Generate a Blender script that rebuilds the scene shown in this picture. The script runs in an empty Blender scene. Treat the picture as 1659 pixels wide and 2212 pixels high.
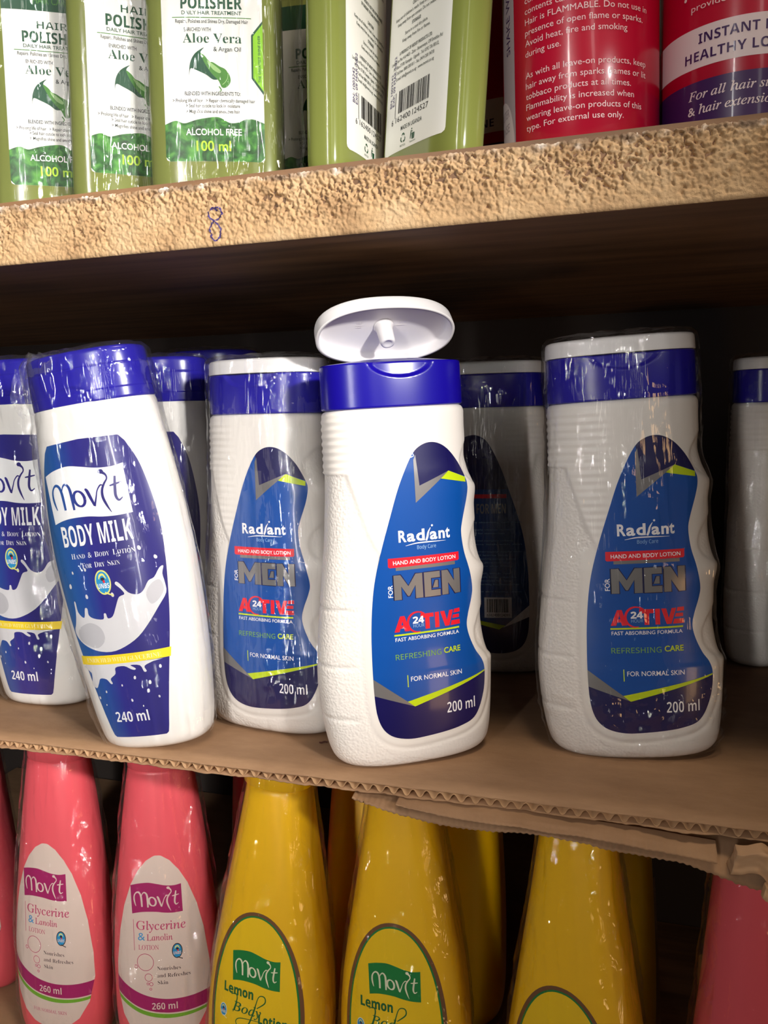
import bpy, bmesh, math, random
import numpy as np
from mathutils import Vector, Matrix, noise

# ------------------------------------------------------------------ camera, world, lights, exposure
scn = bpy.context.scene
COL = scn.collection
scn.view_settings.view_transform = 'Standard'
scn.view_settings.look = 'None'
scn.view_settings.gamma = 1.0
scn.view_settings.exposure = 0.0
scn.cycles.transparent_max_bounces = 24
scn.cycles.max_bounces = 8
scn.cycles.caustics_reflective = False
scn.cycles.caustics_refractive = False

cam = bpy.data.cameras.new('camera')
cam.sensor_fit = 'VERTICAL'
cam.sensor_height = 24.0
cam.lens = 1750.0 / 2212.0 * 24.0
cam.clip_start = 0.005
cam.clip_end = 20
camo = bpy.data.objects.new('camera', cam)
COL.objects.link(camo)
R_ = Vector((0.9557404269595111, 0.29350761936828157, -0.02033503498928243))
U_ = Vector((-0.015293211094977367, 0.11858463863515488, 0.9928261686590326))
F_ = Vector((-0.29381346798548197, 0.9485731183480447, -0.11782480714098567))
m = Matrix.Identity(4)
for i in range(3):
    m[i][0] = R_[i]; m[i][1] = U_[i]; m[i][2] = -F_[i]
m.translation = Vector((0, -0.33, 0))
camo.matrix_world = m
scn.camera = camo

world = bpy.data.worlds.new('world')
scn.world = world
world.use_nodes = True
bg = world.node_tree.nodes['Background']
bg.inputs[0].default_value = (1.0, 0.90, 0.80, 1)
bg.inputs[1].default_value = 0.06


def spot(name, loc, aim, energy, color, angle, blend, radius):
    l = bpy.data.lights.new(name, 'SPOT')
    l.energy = energy; l.color = color; l.spot_size = math.radians(angle); l.spot_blend = blend
    l.shadow_soft_size = radius
    o = bpy.data.objects.new(name, l); COL.objects.link(o)
    o.location = loc
    o.rotation_euler = (Vector(aim) - Vector(loc)).to_track_quat('-Z', 'Y').to_euler()
    return o


def area(name, loc, aim, energy, color, sx, sy):
    l = bpy.data.lights.new(name, 'AREA')
    l.energy = energy; l.color = color; l.shape = 'RECTANGLE'; l.size = sx; l.size_y = sy
    o = bpy.data.objects.new(name, l); COL.objects.link(o)
    o.location = loc
    o.rotation_euler = (Vector(aim) - Vector(loc)).to_track_quat('-Z', 'Y').to_euler()
    return o


spot('shop_lamp', (0.52, -0.52, 0.24), (-0.45, 0.03, -0.04), 54, (1.0, 0.97, 0.94), 38, 1.0, 0.03)
area('warm_top_fill', (0.16, -0.26, 0.90), (-0.05, 0.0, 0.08), 3.7, (1.0, 0.83, 0.63), 0.22, 0.10)  # added warm fill from above to brighten the board front and cans
area('doorway_light', (0.42, -1.05, 0.50), (-0.36, 0.05, -0.02), 0.2, (1.0, 0.95, 0.90), 0.09, 1.1).data.spread = math.radians(60)
area('glint_strip', (-0.20, -0.90, 0.12), (-0.38, 0.05, -0.06), 1.3, (1.0, 0.97, 0.94), 0.012, 0.8).data.spread = math.radians(66)  # added narrow strip light, there to give the wrap film its streak glints
area('warm_side_fill', (0.46, -0.34, -0.32), (-0.02, 0.05, -0.25), 0.30, (1.0, 0.58, 0.26), 0.12, 0.12)  # added orange fill, stands in for warm bounce on right sides and lower bottles

# ------------------------------------------------------------------ helpers
MM = 0.001


def lin(r, g, b):
    f = lambda c: (c / 255.0) / 12.92 if c / 255.0 <= 0.04045 else ((c / 255.0 + 0.055) / 1.055) ** 2.4
    return (f(r), f(g), f(b), 1.0)


MATS = {}


def mat(name, rgb=(200, 200, 200), rough=0.4, metal=0.0, spec=0.5, trans=0.0, sss=0.0, coat=0.0):
    if name in MATS:
        return MATS[name]
    mt = bpy.data.materials.new(name)
    mt.use_nodes = True
    b = mt.node_tree.nodes['Principled BSDF']
    b.inputs['Base Color'].default_value = lin(*rgb)
    b.inputs['Roughness'].default_value = rough
    b.inputs['Metallic'].default_value = metal
    b.inputs['Specular IOR Level'].default_value = spec
    if trans: b.inputs['Transmission Weight'].default_value = trans
    if coat:
        b.inputs['Coat Weight'].default_value = coat; b.inputs['Coat Roughness'].default_value = 0.08
    MATS[name] = mt
    return mt


def N(mt, typ, **kw):
    n = mt.node_tree.nodes.new(typ)
    for k, v in kw.items():
        if k in n.inputs: n.inputs[k].default_value = v
        else: setattr(n, k, v)
    return n


def L(mt, a, b):
    mt.node_tree.links.new(a, b)


def bsdf(mt):
    return mt.node_tree.nodes['Principled BSDF']


def ramp(mt, stops):
    r = N(mt, 'ShaderNodeValToRGB')
    e = r.color_ramp.elements
    while len(e) < len(stops): e.new(0.5)
    for i, (p, c) in enumerate(stops):
        e[i].position = p; e[i].color = c
    return r


def mesh_obj(name, verts, faces, mats, parent=None, smooth=True, midx=None):
    me = bpy.data.meshes.new(name)
    me.from_pydata([tuple(map(float, v)) for v in verts], [], [tuple(int(i) for i in f) for f in faces])
    for mm in (mats if isinstance(mats, (list, tuple)) else [mats]):
        me.materials.append(mm)
    if midx is not None:
        me.polygons.foreach_set('material_index', [int(i) for i in midx])
    me.polygons.foreach_set('use_smooth', [smooth] * len(me.polygons))
    me.update()
    o = bpy.data.objects.new(name, me)
    COL.objects.link(o)
    if parent: o.parent = parent
    return o


def thing(name, label, cat, loc=(0, 0, 0), yaw=0, lean=0, back=0, scale=1, group=None):
    """Empty at the thing's base; yaw>0 faces right, lean<0 leans left, back>0 leans away."""
    o = bpy.data.objects.new(name, None)
    o.empty_display_size = 0.01
    COL.objects.link(o)
    tag(o, label, cat, group)
    place(o, loc, yaw, lean, back, scale)
    return o


def tag(o, label, cat, group=None):
    o['label'] = label; o['category'] = cat
    if group: o['group'] = group


def place(o, loc, yaw=0, lean=0, back=0, scale=1):
    ax = Vector(F_); ax.z = 0; ax.normalize()
    rt = Vector((ax.y, -ax.x, 0))
    M = Matrix.Rotation(math.radians(lean), 4, ax) @ Matrix.Rotation(math.radians(-back), 4, rt) @ Matrix.Rotation(math.radians(yaw), 4, 'Z')
    o.rotation_euler = M.to_euler()
    o.location = loc
    o.scale = (scale,) * 3


def dup(root, label, loc, yaw=0, lean=0, back=0, scale=1, group=None):
    r = root.copy(); COL.objects.link(r)
    r['label'] = label
    if group: r['group'] = group
    place(r, loc, yaw, lean, back, scale)
    for ch in list(root.children):
        c = ch.copy(); COL.objects.link(c); c.parent = r
        for g in list(ch.children):
            d = g.copy(); COL.objects.link(d); d.parent = c
    return r


def crom(pts, n=8, closed=False):
    """Catmull-Rom through 2D points."""
    P = [np.array(p, float) for p in pts]
    out = []
    K = len(P)
    rng = range(K) if closed else range(K - 1)
    for i in rng:
        if closed: p0, p1, p2, p3 = P[i - 1], P[i], P[(i + 1) % K], P[(i + 2) % K]
        else: p0, p1, p2, p3 = P[max(i - 1, 0)], P[i], P[i + 1], P[min(i + 2, K - 1)]
        for j in range(n):
            t = j / n
            out.append(0.5 * ((2 * p1) + (-p0 + p2) * t + (2 * p0 - 5 * p1 + 4 * p2 - p3) * t * t + (-p0 + 3 * p1 - 3 * p2 + p3) * t ** 3))
    if not closed: out.append(P[-1])
    return [tuple(p) for p in out]


class Surf:
    """Bottle skin in mm: rows (z, aL, aR, b, n, cx) interpolated; local x right, y back, z up."""
    def __init__(s, rows):
        A = np.array(rows, float)
        s.z = A[:, 0]; s.A = A[:, 1:]
        h = np.diff(s.z)[:, None]; d = np.diff(s.A, axis=0) / h
        s.m = np.zeros_like(s.A); s.m[0], s.m[-1] = d[0], d[-1]
        if len(d) > 1:                                  # monotone cubic slopes keep the outline smooth without overshoot
            w1, w2 = 2 * h[1:] + h[:-1], h[1:] + 2 * h[:-1]
            with np.errstate(divide='ignore', invalid='ignore'):
                hm = (w1 + w2) / (w1 / d[:-1] + w2 / d[1:])
            s.m[1:-1] = np.where(d[:-1] * d[1:] > 0, hm, 0)

    def par(s, z):
        z = np.clip(np.asarray(z, float), s.z[0], s.z[-1])
        i = np.clip(np.searchsorted(s.z, z, side='right') - 1, 0, len(s.z) - 2)
        h = s.z[i + 1] - s.z[i]; t = (z - s.z[i]) / h
        a, b, c, d = 2 * t ** 3 - 3 * t ** 2 + 1, t ** 3 - 2 * t ** 2 + t, -2 * t ** 3 + 3 * t ** 2, t ** 3 - t ** 2
        return [a * s.A[i, k] + b * h * s.m[i, k] + c * s.A[i + 1, k] + d * h * s.m[i + 1, k] for k in range(s.A.shape[1])]

    def pt(s, phi, z, off=0.0):
        aL, aR, b, n, cx = s.par(z)
        c, sn = np.cos(phi), np.sin(phi)
        a = np.where(c >= 0, aR, aL) + off
        x = cx + a * np.sign(c) * np.abs(c) ** (2 / n)
        y = -(b + off) * np.sign(sn) * np.abs(sn) ** (2 / n)
        return x, y

    def front(s, x, z):
        aL, aR, b, n, cx = s.par(z)
        t = np.clip(np.abs((x - cx) / np.where(x >= cx, aR, aL)), 0, 0.9985)
        return -b * (1 - t ** n) ** (1 / n)

    def fpt(s, x, z, off):
        e = 0.05
        y = s.front(x, z)
        dx = (s.front(x + e, z) - s.front(x - e, z)) / (2 * e)
        dz = (s.front(x, z + e) - s.front(x, z - e)) / (2 * e)
        dx = np.clip(dx, -6, 6)
        nrm = np.stack([dx, -np.ones_like(y), dz], -1)
        nrm /= np.linalg.norm(nrm, axis=-1, keepdims=True)
        return np.stack([x, y, z], -1) + nrm * np.asarray(off)[..., None]


def rows_mesh(X, Y, Z, cap0=True, cap1=True):
    """grid [nz, nphi] closed in phi -> verts, faces (mm -> m)"""
    nz, nf = X.shape
    V = np.stack([X, Y, Z], -1).reshape(-1, 3) * MM
    i = np.arange(nz - 1)[:, None] * nf; j = np.arange(nf)[None, :]
    j2 = (j + 1) % nf
    Fq = np.stack([i + j, i + nf + j, i + nf + j2, i + j2], -1).reshape(-1, 4)
    V = list(map(tuple, V)); Fc = list(map(tuple, Fq))
    if cap0:
        c = len(V); V.append((X[0].mean() * MM, Y[0].mean() * MM, Z[0].mean() * MM))
        for k in range(nf): Fc.append((c, k, (k + 1) % nf))
    if cap1:
        c = len(V); b0 = (nz - 1) * nf
        V.append((X[-1].mean() * MM, Y[-1].mean() * MM, Z[-1].mean() * MM))
        for k in range(nf): Fc.append((c, b0 + (k + 1) % nf, b0 + k))
    return V, Fc


def skin(sf, z, nf=128, disp=None):
    z = np.asarray(z, float)
    phi = np.linspace(0, 2 * np.pi, nf, endpoint=False)
    # spread samples evenly along the outline
    dense = np.linspace(0, 2 * np.pi, 2049)
    zm = z[len(z) // 2]
    x, y = sf.pt(dense, np.full_like(dense, zm))
    s = np.concatenate([[0], np.cumsum(np.hypot(np.diff(x), np.diff(y)))])
    phi = np.interp(np.linspace(0, s[-1], nf, endpoint=False), s, dense)
    PH, ZZ = np.meshgrid(phi, z)
    X, Y = sf.pt(PH, ZZ)
    if disp is not None:
        nx, ny = np.roll(Y, -1, 1) - np.roll(Y, 1, 1), -(np.roll(X, -1, 1) - np.roll(X, 1, 1))
        ln = np.hypot(nx, ny) + 1e-9
        sg = np.sign((nx * (X) + ny * Y).sum())
        nx, ny = sg * nx / ln, sg * ny / ln
        D = disp(X, Y, ZZ)
        X = X + nx * D; Y = Y + ny * D
    return X, Y, ZZ


# ------------------------------------------------------------------ lettering
def _map(s, up, lo, dg, exc={}):
    o = ''
    for ch in s:
        if ch in exc: o += exc[ch]
        elif 'A' <= ch <= 'Z' and up: o += chr(up + ord(ch) - 65)
        elif 'a' <= ch <= 'z' and lo: o += chr(lo + ord(ch) - 97)
        elif '0' <= ch <= '9' and dg: o += chr(dg + ord(ch) - 48)
        else: o += ch
    return o


STY = {
    'sans': lambda s: s,
    'bold': lambda s: _map(s, 0x1D5D4, 0x1D5EE, 0x1D7EC),
    'serif': lambda s: _map(s, 0x1D400, 0x1D41A, 0x1D7CE),
    'ital': lambda s: _map(s, 0x1D434, 0x1D44E, 0, {'h': '\u210e'}),
    'bital': lambda s: _map(s, 0x1D468, 0x1D482, 0),
    'thin': lambda s: _map(s, 0x1D5A0, 0x1D5BA, 0x1D7E2),
    'script': lambda s: _map(s, 0x1D4D0, 0x1D4EA, 0),
}
_cache = {}


def glyphs(s, style, off):
    key = (s, style, off)
    if key not in _cache:
        cu = bpy.data.curves.new('t', 'FONT')
        cu.body = STY[style](s)
        cu.resolution_u = 3
        cu.fill_mode = 'FRONT'
        cu.offset = off
        ob = bpy.data.objects.new('t', cu)
        COL.objects.link(ob)
        dg = bpy.context.evaluated_depsgraph_get()
        me = ob.evaluated_get(dg).to_mesh()
        v = np.array([p.co[:2] for p in me.vertices]) if len(me.vertices) else np.zeros((0, 2))
        f = [tuple(p.vertices) for p in me.polygons]
        ob.evaluated_get(dg).to_mesh_clear()
        bpy.data.objects.remove(ob); bpy.data.curves.remove(cu)
        _cache[key] = (v, f)
    return _cache[key]


def capheight(style):
    v, f = glyphs('H', style, 0.0)
    return v[:, 1].max()


class Canvas:
    """Flat artwork in mm that is then laid on a surface."""
    def __init__(s): s.items = []; s.mats = []

    def mi(s, mt):
        if mt not in s.mats: s.mats.append(mt)
        return s.mats.index(mt)

    def add(s, v, f, mt, layer): s.items.append((np.asarray(v, float), f, s.mi(mt), layer))

    def text(s, t, x0, x1, y, h, mt, style='sans', off=0.0, rot=0.0, skew=0.0, layer=2, slope=0.0):
        """t fitted from x0 to x1 (x1 None: natural width; ('r', x) right aligned), baseline y, capital height h."""
        v, f = glyphs(t, style, off)
        if not len(v): return
        k = h / capheight(style)
        v = v * k
        xa, xb = v[:, 0].min(), v[:, 0].max()
        v = v - [xa, 0]
        if x1 is not None: v = v * [(x1 - x0) / (xb - xa), 1]
        if skew: v = np.stack([v[:, 0] + skew * v[:, 1], v[:, 1]], -1)
        if rot:
            c, sn = math.cos(rot), math.sin(rot)
            v = np.stack([v[:, 0] * c - v[:, 1] * sn, v[:, 0] * sn + v[:, 1] * c], -1)
        v = v + [x0, y]
        if slope: v[:, 1] += slope * (v[:, 0] - x0)
        s.add(v, f, mt, layer)

    def poly(s, pts, mt, layer=1, holes=()):
        cu = bpy.data.curves.new('p', 'CURVE'); cu.dimensions = '2D'; cu.fill_mode = 'FRONT'
        for ring in (pts,) + tuple(holes):
            sp = cu.splines.new('POLY'); sp.points.add(len(ring) - 1)
            for i, p in enumerate(ring): sp.points[i].co = (p[0], p[1], 0, 1)
            sp.use_cyclic_u = True
        ob = bpy.data.objects.new('p', cu); COL.objects.link(ob)
        dg = bpy.context.evaluated_depsgraph_get()
        me = ob.evaluated_get(dg).to_mesh()
        v = np.array([p.co[:2] for p in me.vertices]); f = [tuple(p.vertices) for p in me.polygons]
        ob.evaluated_get(dg).to_mesh_clear()
        bpy.data.objects.remove(ob); bpy.data.curves.remove(cu)
        if len(v): s.add(v, f, mt, layer)

    def rect(s, x0, y0, x1, y1, mt, layer=1): s.poly([(x0, y0), (x1, y0), (x1, y1), (x0, y1)], mt, layer)

    def ell(s, x, y, rx, ry, mt, layer=2, n=28, ring=None):
        o = [(x + rx * math.cos(2 * math.pi * i / n), y + ry * math.sin(2 * math.pi * i / n)) for i in range(n)]
        h = ()
        if ring: h = ([(x + (rx - ring) * math.cos(2 * math.pi * i / n), y + (ry - ring) * math.sin(2 * math.pi * i / n)) for i in range(n)],)
        s.poly(o, mt, layer, h)

    def stroke(s, pts, w, mt, layer=2, smooth=True, n=6):
        """ribbon through pts; w one width or a width per point"""
        P = [tuple(p) for p in pts]
        ws = [w] * len(P) if np.isscalar(w) else list(w)
        Q = [(p[0], p[1], ww) for p, ww in zip(P, ws)]
        if smooth and len(Q) > 2: Q = crom(Q, n)
        Q = np.array(Q)
        d = np.gradient(Q[:, :2], axis=0); d /= (np.linalg.norm(d, axis=1, keepdims=True) + 1e-9)
        nn = np.stack([-d[:, 1], d[:, 0]], -1)
        a = Q[:, :2] + nn * Q[:, 2:] / 2; b = Q[:, :2] - nn * Q[:, 2:] / 2
        k = len(Q)
        s.add(np.concatenate([a, b]), [(i, i + k, i + 1 + k, i + 1) for i in range(k - 1)], mt, layer)

    def xform(s, k0, fn):
        for i in range(k0, len(s.items)):
            v, f, m_, l = s.items[i]
            s.items[i] = (fn(v), f, m_, l)

    def clip(s, x0, x1, y0, y1): s.box = (x0, x1, y0, y1)

    def build(s, name, fn, parent, dx=2.0, dy=5.0, base=0.10, step=0.05):
        """fn(x, y, off) -> Nx3 mm. Slices everything along one shared grid so layers follow the curve together."""
        bm = bmesh.new()
        lay = bm.verts.layers.float.new('lay')
        for v, f, mi, l in s.items:
            bv = []
            for p in v:
                q = bm.verts.new((p[0], p[1], 0)); q[lay] = l; bv.append(q)
            for fc in f:
                try:
                    fa = bm.faces.new([bv[i] for i in fc]); fa.material_index = mi
                except ValueError:
                    pass
        if getattr(s, 'box', None):
            x0, x1, y0, y1 = s.box
            for co, no in (((x0, 0, 0), (-1, 0, 0)), ((x1, 0, 0), (1, 0, 0)), ((0, y0, 0), (0, -1, 0)), ((0, y1, 0), (0, 1, 0))):
                bmesh.ops.bisect_plane(bm, geom=bm.verts[:] + bm.edges[:] + bm.faces[:], plane_co=co, plane_no=no, clear_outer=True)
        xs = [v.co.x for v in bm.verts]; ys = [v.co.y for v in bm.verts]
        for k in range(math.ceil(min(xs) / dx), math.floor(max(xs) / dx) + 1):
            bmesh.ops.bisect_plane(bm, geom=bm.verts[:] + bm.edges[:] + bm.faces[:], plane_co=(k * dx, 0, 0), plane_no=(1, 0, 0))
        for k in range(math.ceil(min(ys) / dy), math.floor(max(ys) / dy) + 1):
            bmesh.ops.bisect_plane(bm, geom=bm.verts[:] + bm.edges[:] + bm.faces[:], plane_co=(0, k * dy, 0), plane_no=(0, 1, 0))
        bmesh.ops.delete(bm, geom=[v for v in bm.verts if not v.link_faces], context='VERTS')
        for fa in bm.faces:
            if fa.normal.z < 0: fa.normal_flip()
        P = np.array([(v.co.x, v.co.y, v[lay]) for v in bm.verts])
        Q = fn(P[:, 0], P[:, 1], base + step * P[:, 2]) * MM
        o0 = np.full(len(P), base); e = 0.04
        Nn = np.cross(fn(P[:, 0] + e, P[:, 1], o0) - fn(P[:, 0] - e, P[:, 1], o0), fn(P[:, 0], P[:, 1] + e, o0) - fn(P[:, 0], P[:, 1] - e, o0))
        Nn /= np.linalg.norm(Nn, axis=1, keepdims=True) + 1e-12
        for v, q in zip(bm.verts, Q): v.co = q
        bm.verts.layers.float.remove(lay)
        me = bpy.data.meshes.new(name)
        bm.to_mesh(me); bm.free()
        for mt in s.mats: me.materials.append(mt)
        me.polygons.foreach_set('use_smooth', [True] * len(me.polygons))
        me.normals_split_custom_set_from_vertices([tuple(q) for q in Nn])
        o = bpy.data.objects.new(name, me); COL.objects.link(o)
        if parent: o.parent = parent
        return o


# ------------------------------------------------------------------ materials
def plastic(name, rgb, rough=0.38, bump=0.0, bscale=900, mask=None, sss=0.0):
    mt = mat(name, rgb, rough)
    if bump:
        tc = N(mt, 'ShaderNodeTexCoord')
        nz = N(mt, 'ShaderNodeTexVoronoi', Scale=bscale, feature='SMOOTH_F1')
        L(mt, tc.outputs['Object'], nz.inputs['Vector'])
        inv = N(mt, 'ShaderNodeMath', operation='MULTIPLY'); inv.inputs[1].default_value = -1.0
        L(mt, nz.outputs['Distance'], inv.inputs[0])
        h = inv.outputs[0]
        if mask:
            at = N(mt, 'ShaderNodeAttribute', attribute_name=mask)
            mu = N(mt, 'ShaderNodeMath', operation='MULTIPLY')
            L(mt, h, mu.inputs[0]); L(mt, at.outputs['Fac'], mu.inputs[1]); h = mu.outputs[0]
        bp = N(mt, 'ShaderNodeBump', Strength=bump, Distance=0.0006)
        L(mt, h, bp.inputs['Height']); L(mt, bp.outputs['Normal'], bsdf(mt).inputs['Normal'])
    if sss:
        bsdf(mt).inputs['Subsurface Weight'].default_value = sss
        bsdf(mt).inputs['Subsurface Radius'].default_value = (0.004, 0.003, 0.002)
        bsdf(mt).inputs['Subsurface Scale'].default_value = 1.0
    return mt


M_white = plastic('white_bottle_plastic', (238, 231, 223), 0.42, 0.55, 850, 'pebble')
M_milk = plastic('glossy_white_plastic', (240, 236, 230), 0.3)
M_cap = plastic('royal_blue_plastic', (22, 10, 146), 0.24)
M_lid = plastic('white_lid_plastic', (236, 232, 230), 0.4)
M_pink = plastic('pink_bottle_plastic', (234, 86, 96), 0.36)
M_pinkR = M_pink
M_yellow = plastic('yellow_bottle_plastic', (248, 190, 0), 0.36)


def film_mat(name, streak=(110, 110, 8), strength=0.25, haze=0.012, rough=0.05, seed=0.0, facet=(90, 90, 16), tilt=0.45):
    mt = bpy.data.materials.new(name); mt.use_nodes = True
    nt = mt.node_tree; nt.nodes.clear()
    out = N(mt, 'ShaderNodeOutputMaterial')
    tc = N(mt, 'ShaderNodeTexCoord')
    mp = N(mt, 'ShaderNodeMapping'); mp.inputs['Scale'].default_value = streak; mp.inputs['Location'].default_value = (seed, seed * 2, seed * 3)
    L(mt, tc.outputs['Object'], mp.inputs['Vector'])
    n1 = N(mt, 'ShaderNodeTexNoise', Scale=1.0, Detail=3.0, Roughness=0.55, Distortion=1.2)
    L(mt, mp.outputs[0], n1.inputs['Vector'])
    n2 = N(mt, 'ShaderNodeTexNoise', Scale=55.0, Detail=2.0, Distortion=0.8)
    L(mt, tc.outputs['Object'], n2.inputs['Vector'])
    ad = N(mt, 'ShaderNodeMath', operation='MULTIPLY_ADD'); ad.inputs[1].default_value = 0.8
    L(mt, n2.outputs['Fac'], ad.inputs[0]); L(mt, n1.outputs['Fac'], ad.inputs[2])
    bp = N(mt, 'ShaderNodeBump', Strength=strength, Distance=0.004)
    L(mt, ad.outputs[0], bp.inputs['Height'])
    tr = N(mt, 'ShaderNodeBsdfTransparent', Color=(0.97, 0.97, 0.97, 1))
    # crumpled facets: every crease cell leans its own way
    mp2 = N(mt, 'ShaderNodeMapping'); mp2.inputs['Scale'].default_value = facet; mp2.inputs['Location'].default_value = (seed * 5, seed, seed * 4)
    nd = N(mt, 'ShaderNodeTexNoise', Scale=45.0, Detail=1.0)
    L(mt, tc.outputs['Object'], nd.inputs['Vector'])
    va = N(mt, 'ShaderNodeVectorMath', operation='MULTIPLY_ADD'); va.inputs[1].default_value = (0.02, 0.02, 0.02)
    L(mt, nd.outputs['Color'], va.inputs[0]); L(mt, tc.outputs['Object'], va.inputs[2]); L(mt, va.outputs[0], mp2.inputs['Vector'])
    vo = N(mt, 'ShaderNodeTexVoronoi', Scale=1.0)
    L(mt, mp2.outputs[0], vo.inputs['Vector'])
    vb = N(mt, 'ShaderNodeVectorMath', operation='SUBTRACT'); vb.inputs[1].default_value = (0.5, 0.5, 0.5)
    L(mt, vo.outputs['Color'], vb.inputs[0])
    vc = N(mt, 'ShaderNodeVectorMath', operation='SCALE'); vc.inputs['Scale'].default_value = tilt
    L(mt, vb.outputs[0], vc.inputs[0])
    vd = N(mt, 'ShaderNodeVectorMath', operation='ADD'); L(mt, vc.outputs[0], vd.inputs[0]); L(mt, bp.outputs['Normal'], vd.inputs[1])
    ve = N(mt, 'ShaderNodeVectorMath', operation='NORMALIZE'); L(mt, vd.outputs[0], ve.inputs[0])
    gl = N(mt, 'ShaderNodeBsdfGlossy', Roughness=rough, Color=(1, 1, 1, 1))
    L(mt, ve.outputs[0], gl.inputs['Normal'])
    df = N(mt, 'ShaderNodeBsdfDiffuse', Color=(0.9, 0.9, 0.9, 1))
    L(mt, bp.outputs['Normal'], df.inputs['Normal'])
    fr = N(mt, 'ShaderNodeFresnel', IOR=1.45)
    mul = N(mt, 'ShaderNodeMath', operation='MULTIPLY'); mul.inputs[1].default_value = 1.35
    mul.use_clamp = True
    L(mt, fr.outputs[0], mul.inputs[0])
    cl = N(mt, 'ShaderNodeMath', operation='MINIMUM'); cl.inputs[1].default_value = 0.26
    L(mt, mul.outputs[0], cl.inputs[0])
    m1 = N(mt, 'ShaderNodeMixShader', Fac=haze)
    L(mt, tr.outputs[0], m1.inputs[1]); L(mt, df.outputs[0], m1.inputs[2])
    m2 = N(mt, 'ShaderNodeMixShader')
    L(mt, cl.outputs[0], m2.inputs[0]); L(mt, m1.outputs[0], m2.inputs[1]); L(mt, gl.outputs[0], m2.inputs[2])
    L(mt, m2.outputs[0], out.inputs[0])
    return mt


M_film = film_mat('clear_wrap_film')
M_film_fine = film_mat('crinkled_wrap_film', (170, 170, 60), 0.3, 0.008, 0.06, 3.0, (190, 190, 70), 0.5)


def film(name, sf, z0, z1, parent, seed=0, off=1.0, amp=0.7, mt=None, top=True, freq=9.0, crumple=None, nf=150, dz=1.6):
    z = np.arange(z0, z1 + 0.01, dz)
    X, Y, Z = skin(sf, z, nf)
    nz = len(z)
    cxy = np.stack([X.mean(1), Y.mean(1)], -1)
    D = np.zeros_like(X)
    for i in range(nz):
        for j in range(nf):
            a = 2 * math.pi * j / nf
            p = Vector((math.cos(a) * freq * 0.55, math.sin(a) * freq * 0.55, z[i] * 0.018 + seed * 7.3))
            r = 1 - abs(noise.noise(p)) * 2.2
            q = Vector((math.cos(a) * 6, math.sin(a) * 6, z[i] * 0.09 + seed * 3.1))
            D[i, j] = off + amp * max(r, 0) ** 3 + 0.35 * amp * (noise.noise(q) + 0.5)
            if crumple:
                D[i, j] += crumple(a, z[i])
    D = np.maximum(D, 0.35)
    # outward direction in plan
    nx, ny = np.roll(Y, -1, 1) - np.roll(Y, 1, 1), -(np.roll(X, -1, 1) - np.roll(X, 1, 1))
    ln = np.hypot(nx, ny) + 1e-9
    sg = np.sign((nx * X + ny * Y).sum())
    X = X + sg * nx / ln * D; Y = Y + sg * ny / ln * D
    if top:
        # gathered film over the top
        rng = random.Random(seed)
        rings = [(0.93, 1.0), (0.7, 2.0), (0.35, 1.6)]
        for k, h in rings:
            xx = cxy[-1, 0] + (X[nz - 1] - cxy[-1, 0]) * k; yy = cxy[-1, 1] + (Y[nz - 1] - cxy[-1, 1]) * k
            zz = np.array([z1 + h + 0.9 * noise.noise(Vector((math.cos(2 * math.pi * j / nf) * 5 * k, math.sin(2 * math.pi * j / nf) * 5 * k, seed + k * 9))) for j in range(nf)])
            X = np.vstack([X, xx]); Y = np.vstack([Y, yy]); Z = np.vstack([Z, zz])
    V, Fc = rows_mesh(X, Y, Z, False, top)
    return mesh_obj(name, V, Fc, mt or M_film, parent)


def seg_dist(px, py, poly):
    """signed distance (mm) to closed polygon, negative inside"""
    P = np.array(poly); Q = np.roll(P, -1, 0)
    sh = px.shape; x = px.ravel()[:, None]; y = py.ravel()[:, None]
    d = Q - P
    t = np.clip(((x - P[:, 0]) * d[:, 0] + (y - P[:, 1]) * d[:, 1]) / (d ** 2).sum(1), 0, 1)
    dist = np.hypot(x - P[:, 0] - t * d[:, 0], y - P[:, 1] - t * d[:, 1]).min(1)
    c = ((P[:, 1] > y) != (Q[:, 1] > y)) & (x < (Q[:, 0] - P[:, 0]) * (y - P[:, 1]) / (Q[:, 1] - P[:, 1] + 1e-12) + P[:, 0])
    ins = c.sum(1) % 2 == 1
    return np.where(ins, -dist, dist).reshape(sh)


# ------------------------------------------------------------------ the setting: wall, boards, cardboard
ZB0, ZB1 = 0.0756, 0.1053      # upper board underside and top
ZC = -0.1644                   # cardboard top
ZF = -0.3620                   # lower shelf cardboard
XL, XR, YW = -0.75, 0.36, 0.34


def box_vf(x0, y0, z0, x1, y1, z1):
    v = [(x0, y0, z0), (x1, y0, z0), (x1, y1, z0), (x0, y1, z0), (x0, y0, z1), (x1, y0, z1), (x1, y1, z1), (x0, y1, z1)]
    f = [(0, 3, 2, 1), (4, 5, 6, 7), (0, 1, 5, 4), (1, 2, 6, 5), (2, 3, 7, 6), (3, 0, 4, 7)]
    return v, f


M_wall = mat('dark_back_wall', (48, 40, 36), 0.8)
M_dark = mat('dark_stained_wood', (98, 68, 44), 0.55)
tc = N(M_dark, 'ShaderNodeTexCoord'); mp = N(M_dark, 'ShaderNodeMapping'); mp.inputs['Scale'].default_value = (6, 60, 60)
L(M_dark, tc.outputs['Object'], mp.inputs['Vector'])
nz = N(M_dark, 'ShaderNodeTexNoise', Scale=1.5, Detail=5.0); L(M_dark, mp.outputs[0], nz.inputs['Vector'])
rp = ramp(M_dark, [(0.3, lin(104, 76, 52)), (0.7, lin(150, 112, 78))]); L(M_dark, nz.outputs['Fac'], rp.inputs[0])
L(M_dark, rp.outputs[0], bsdf(M_dark).inputs['Base Color'])

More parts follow.
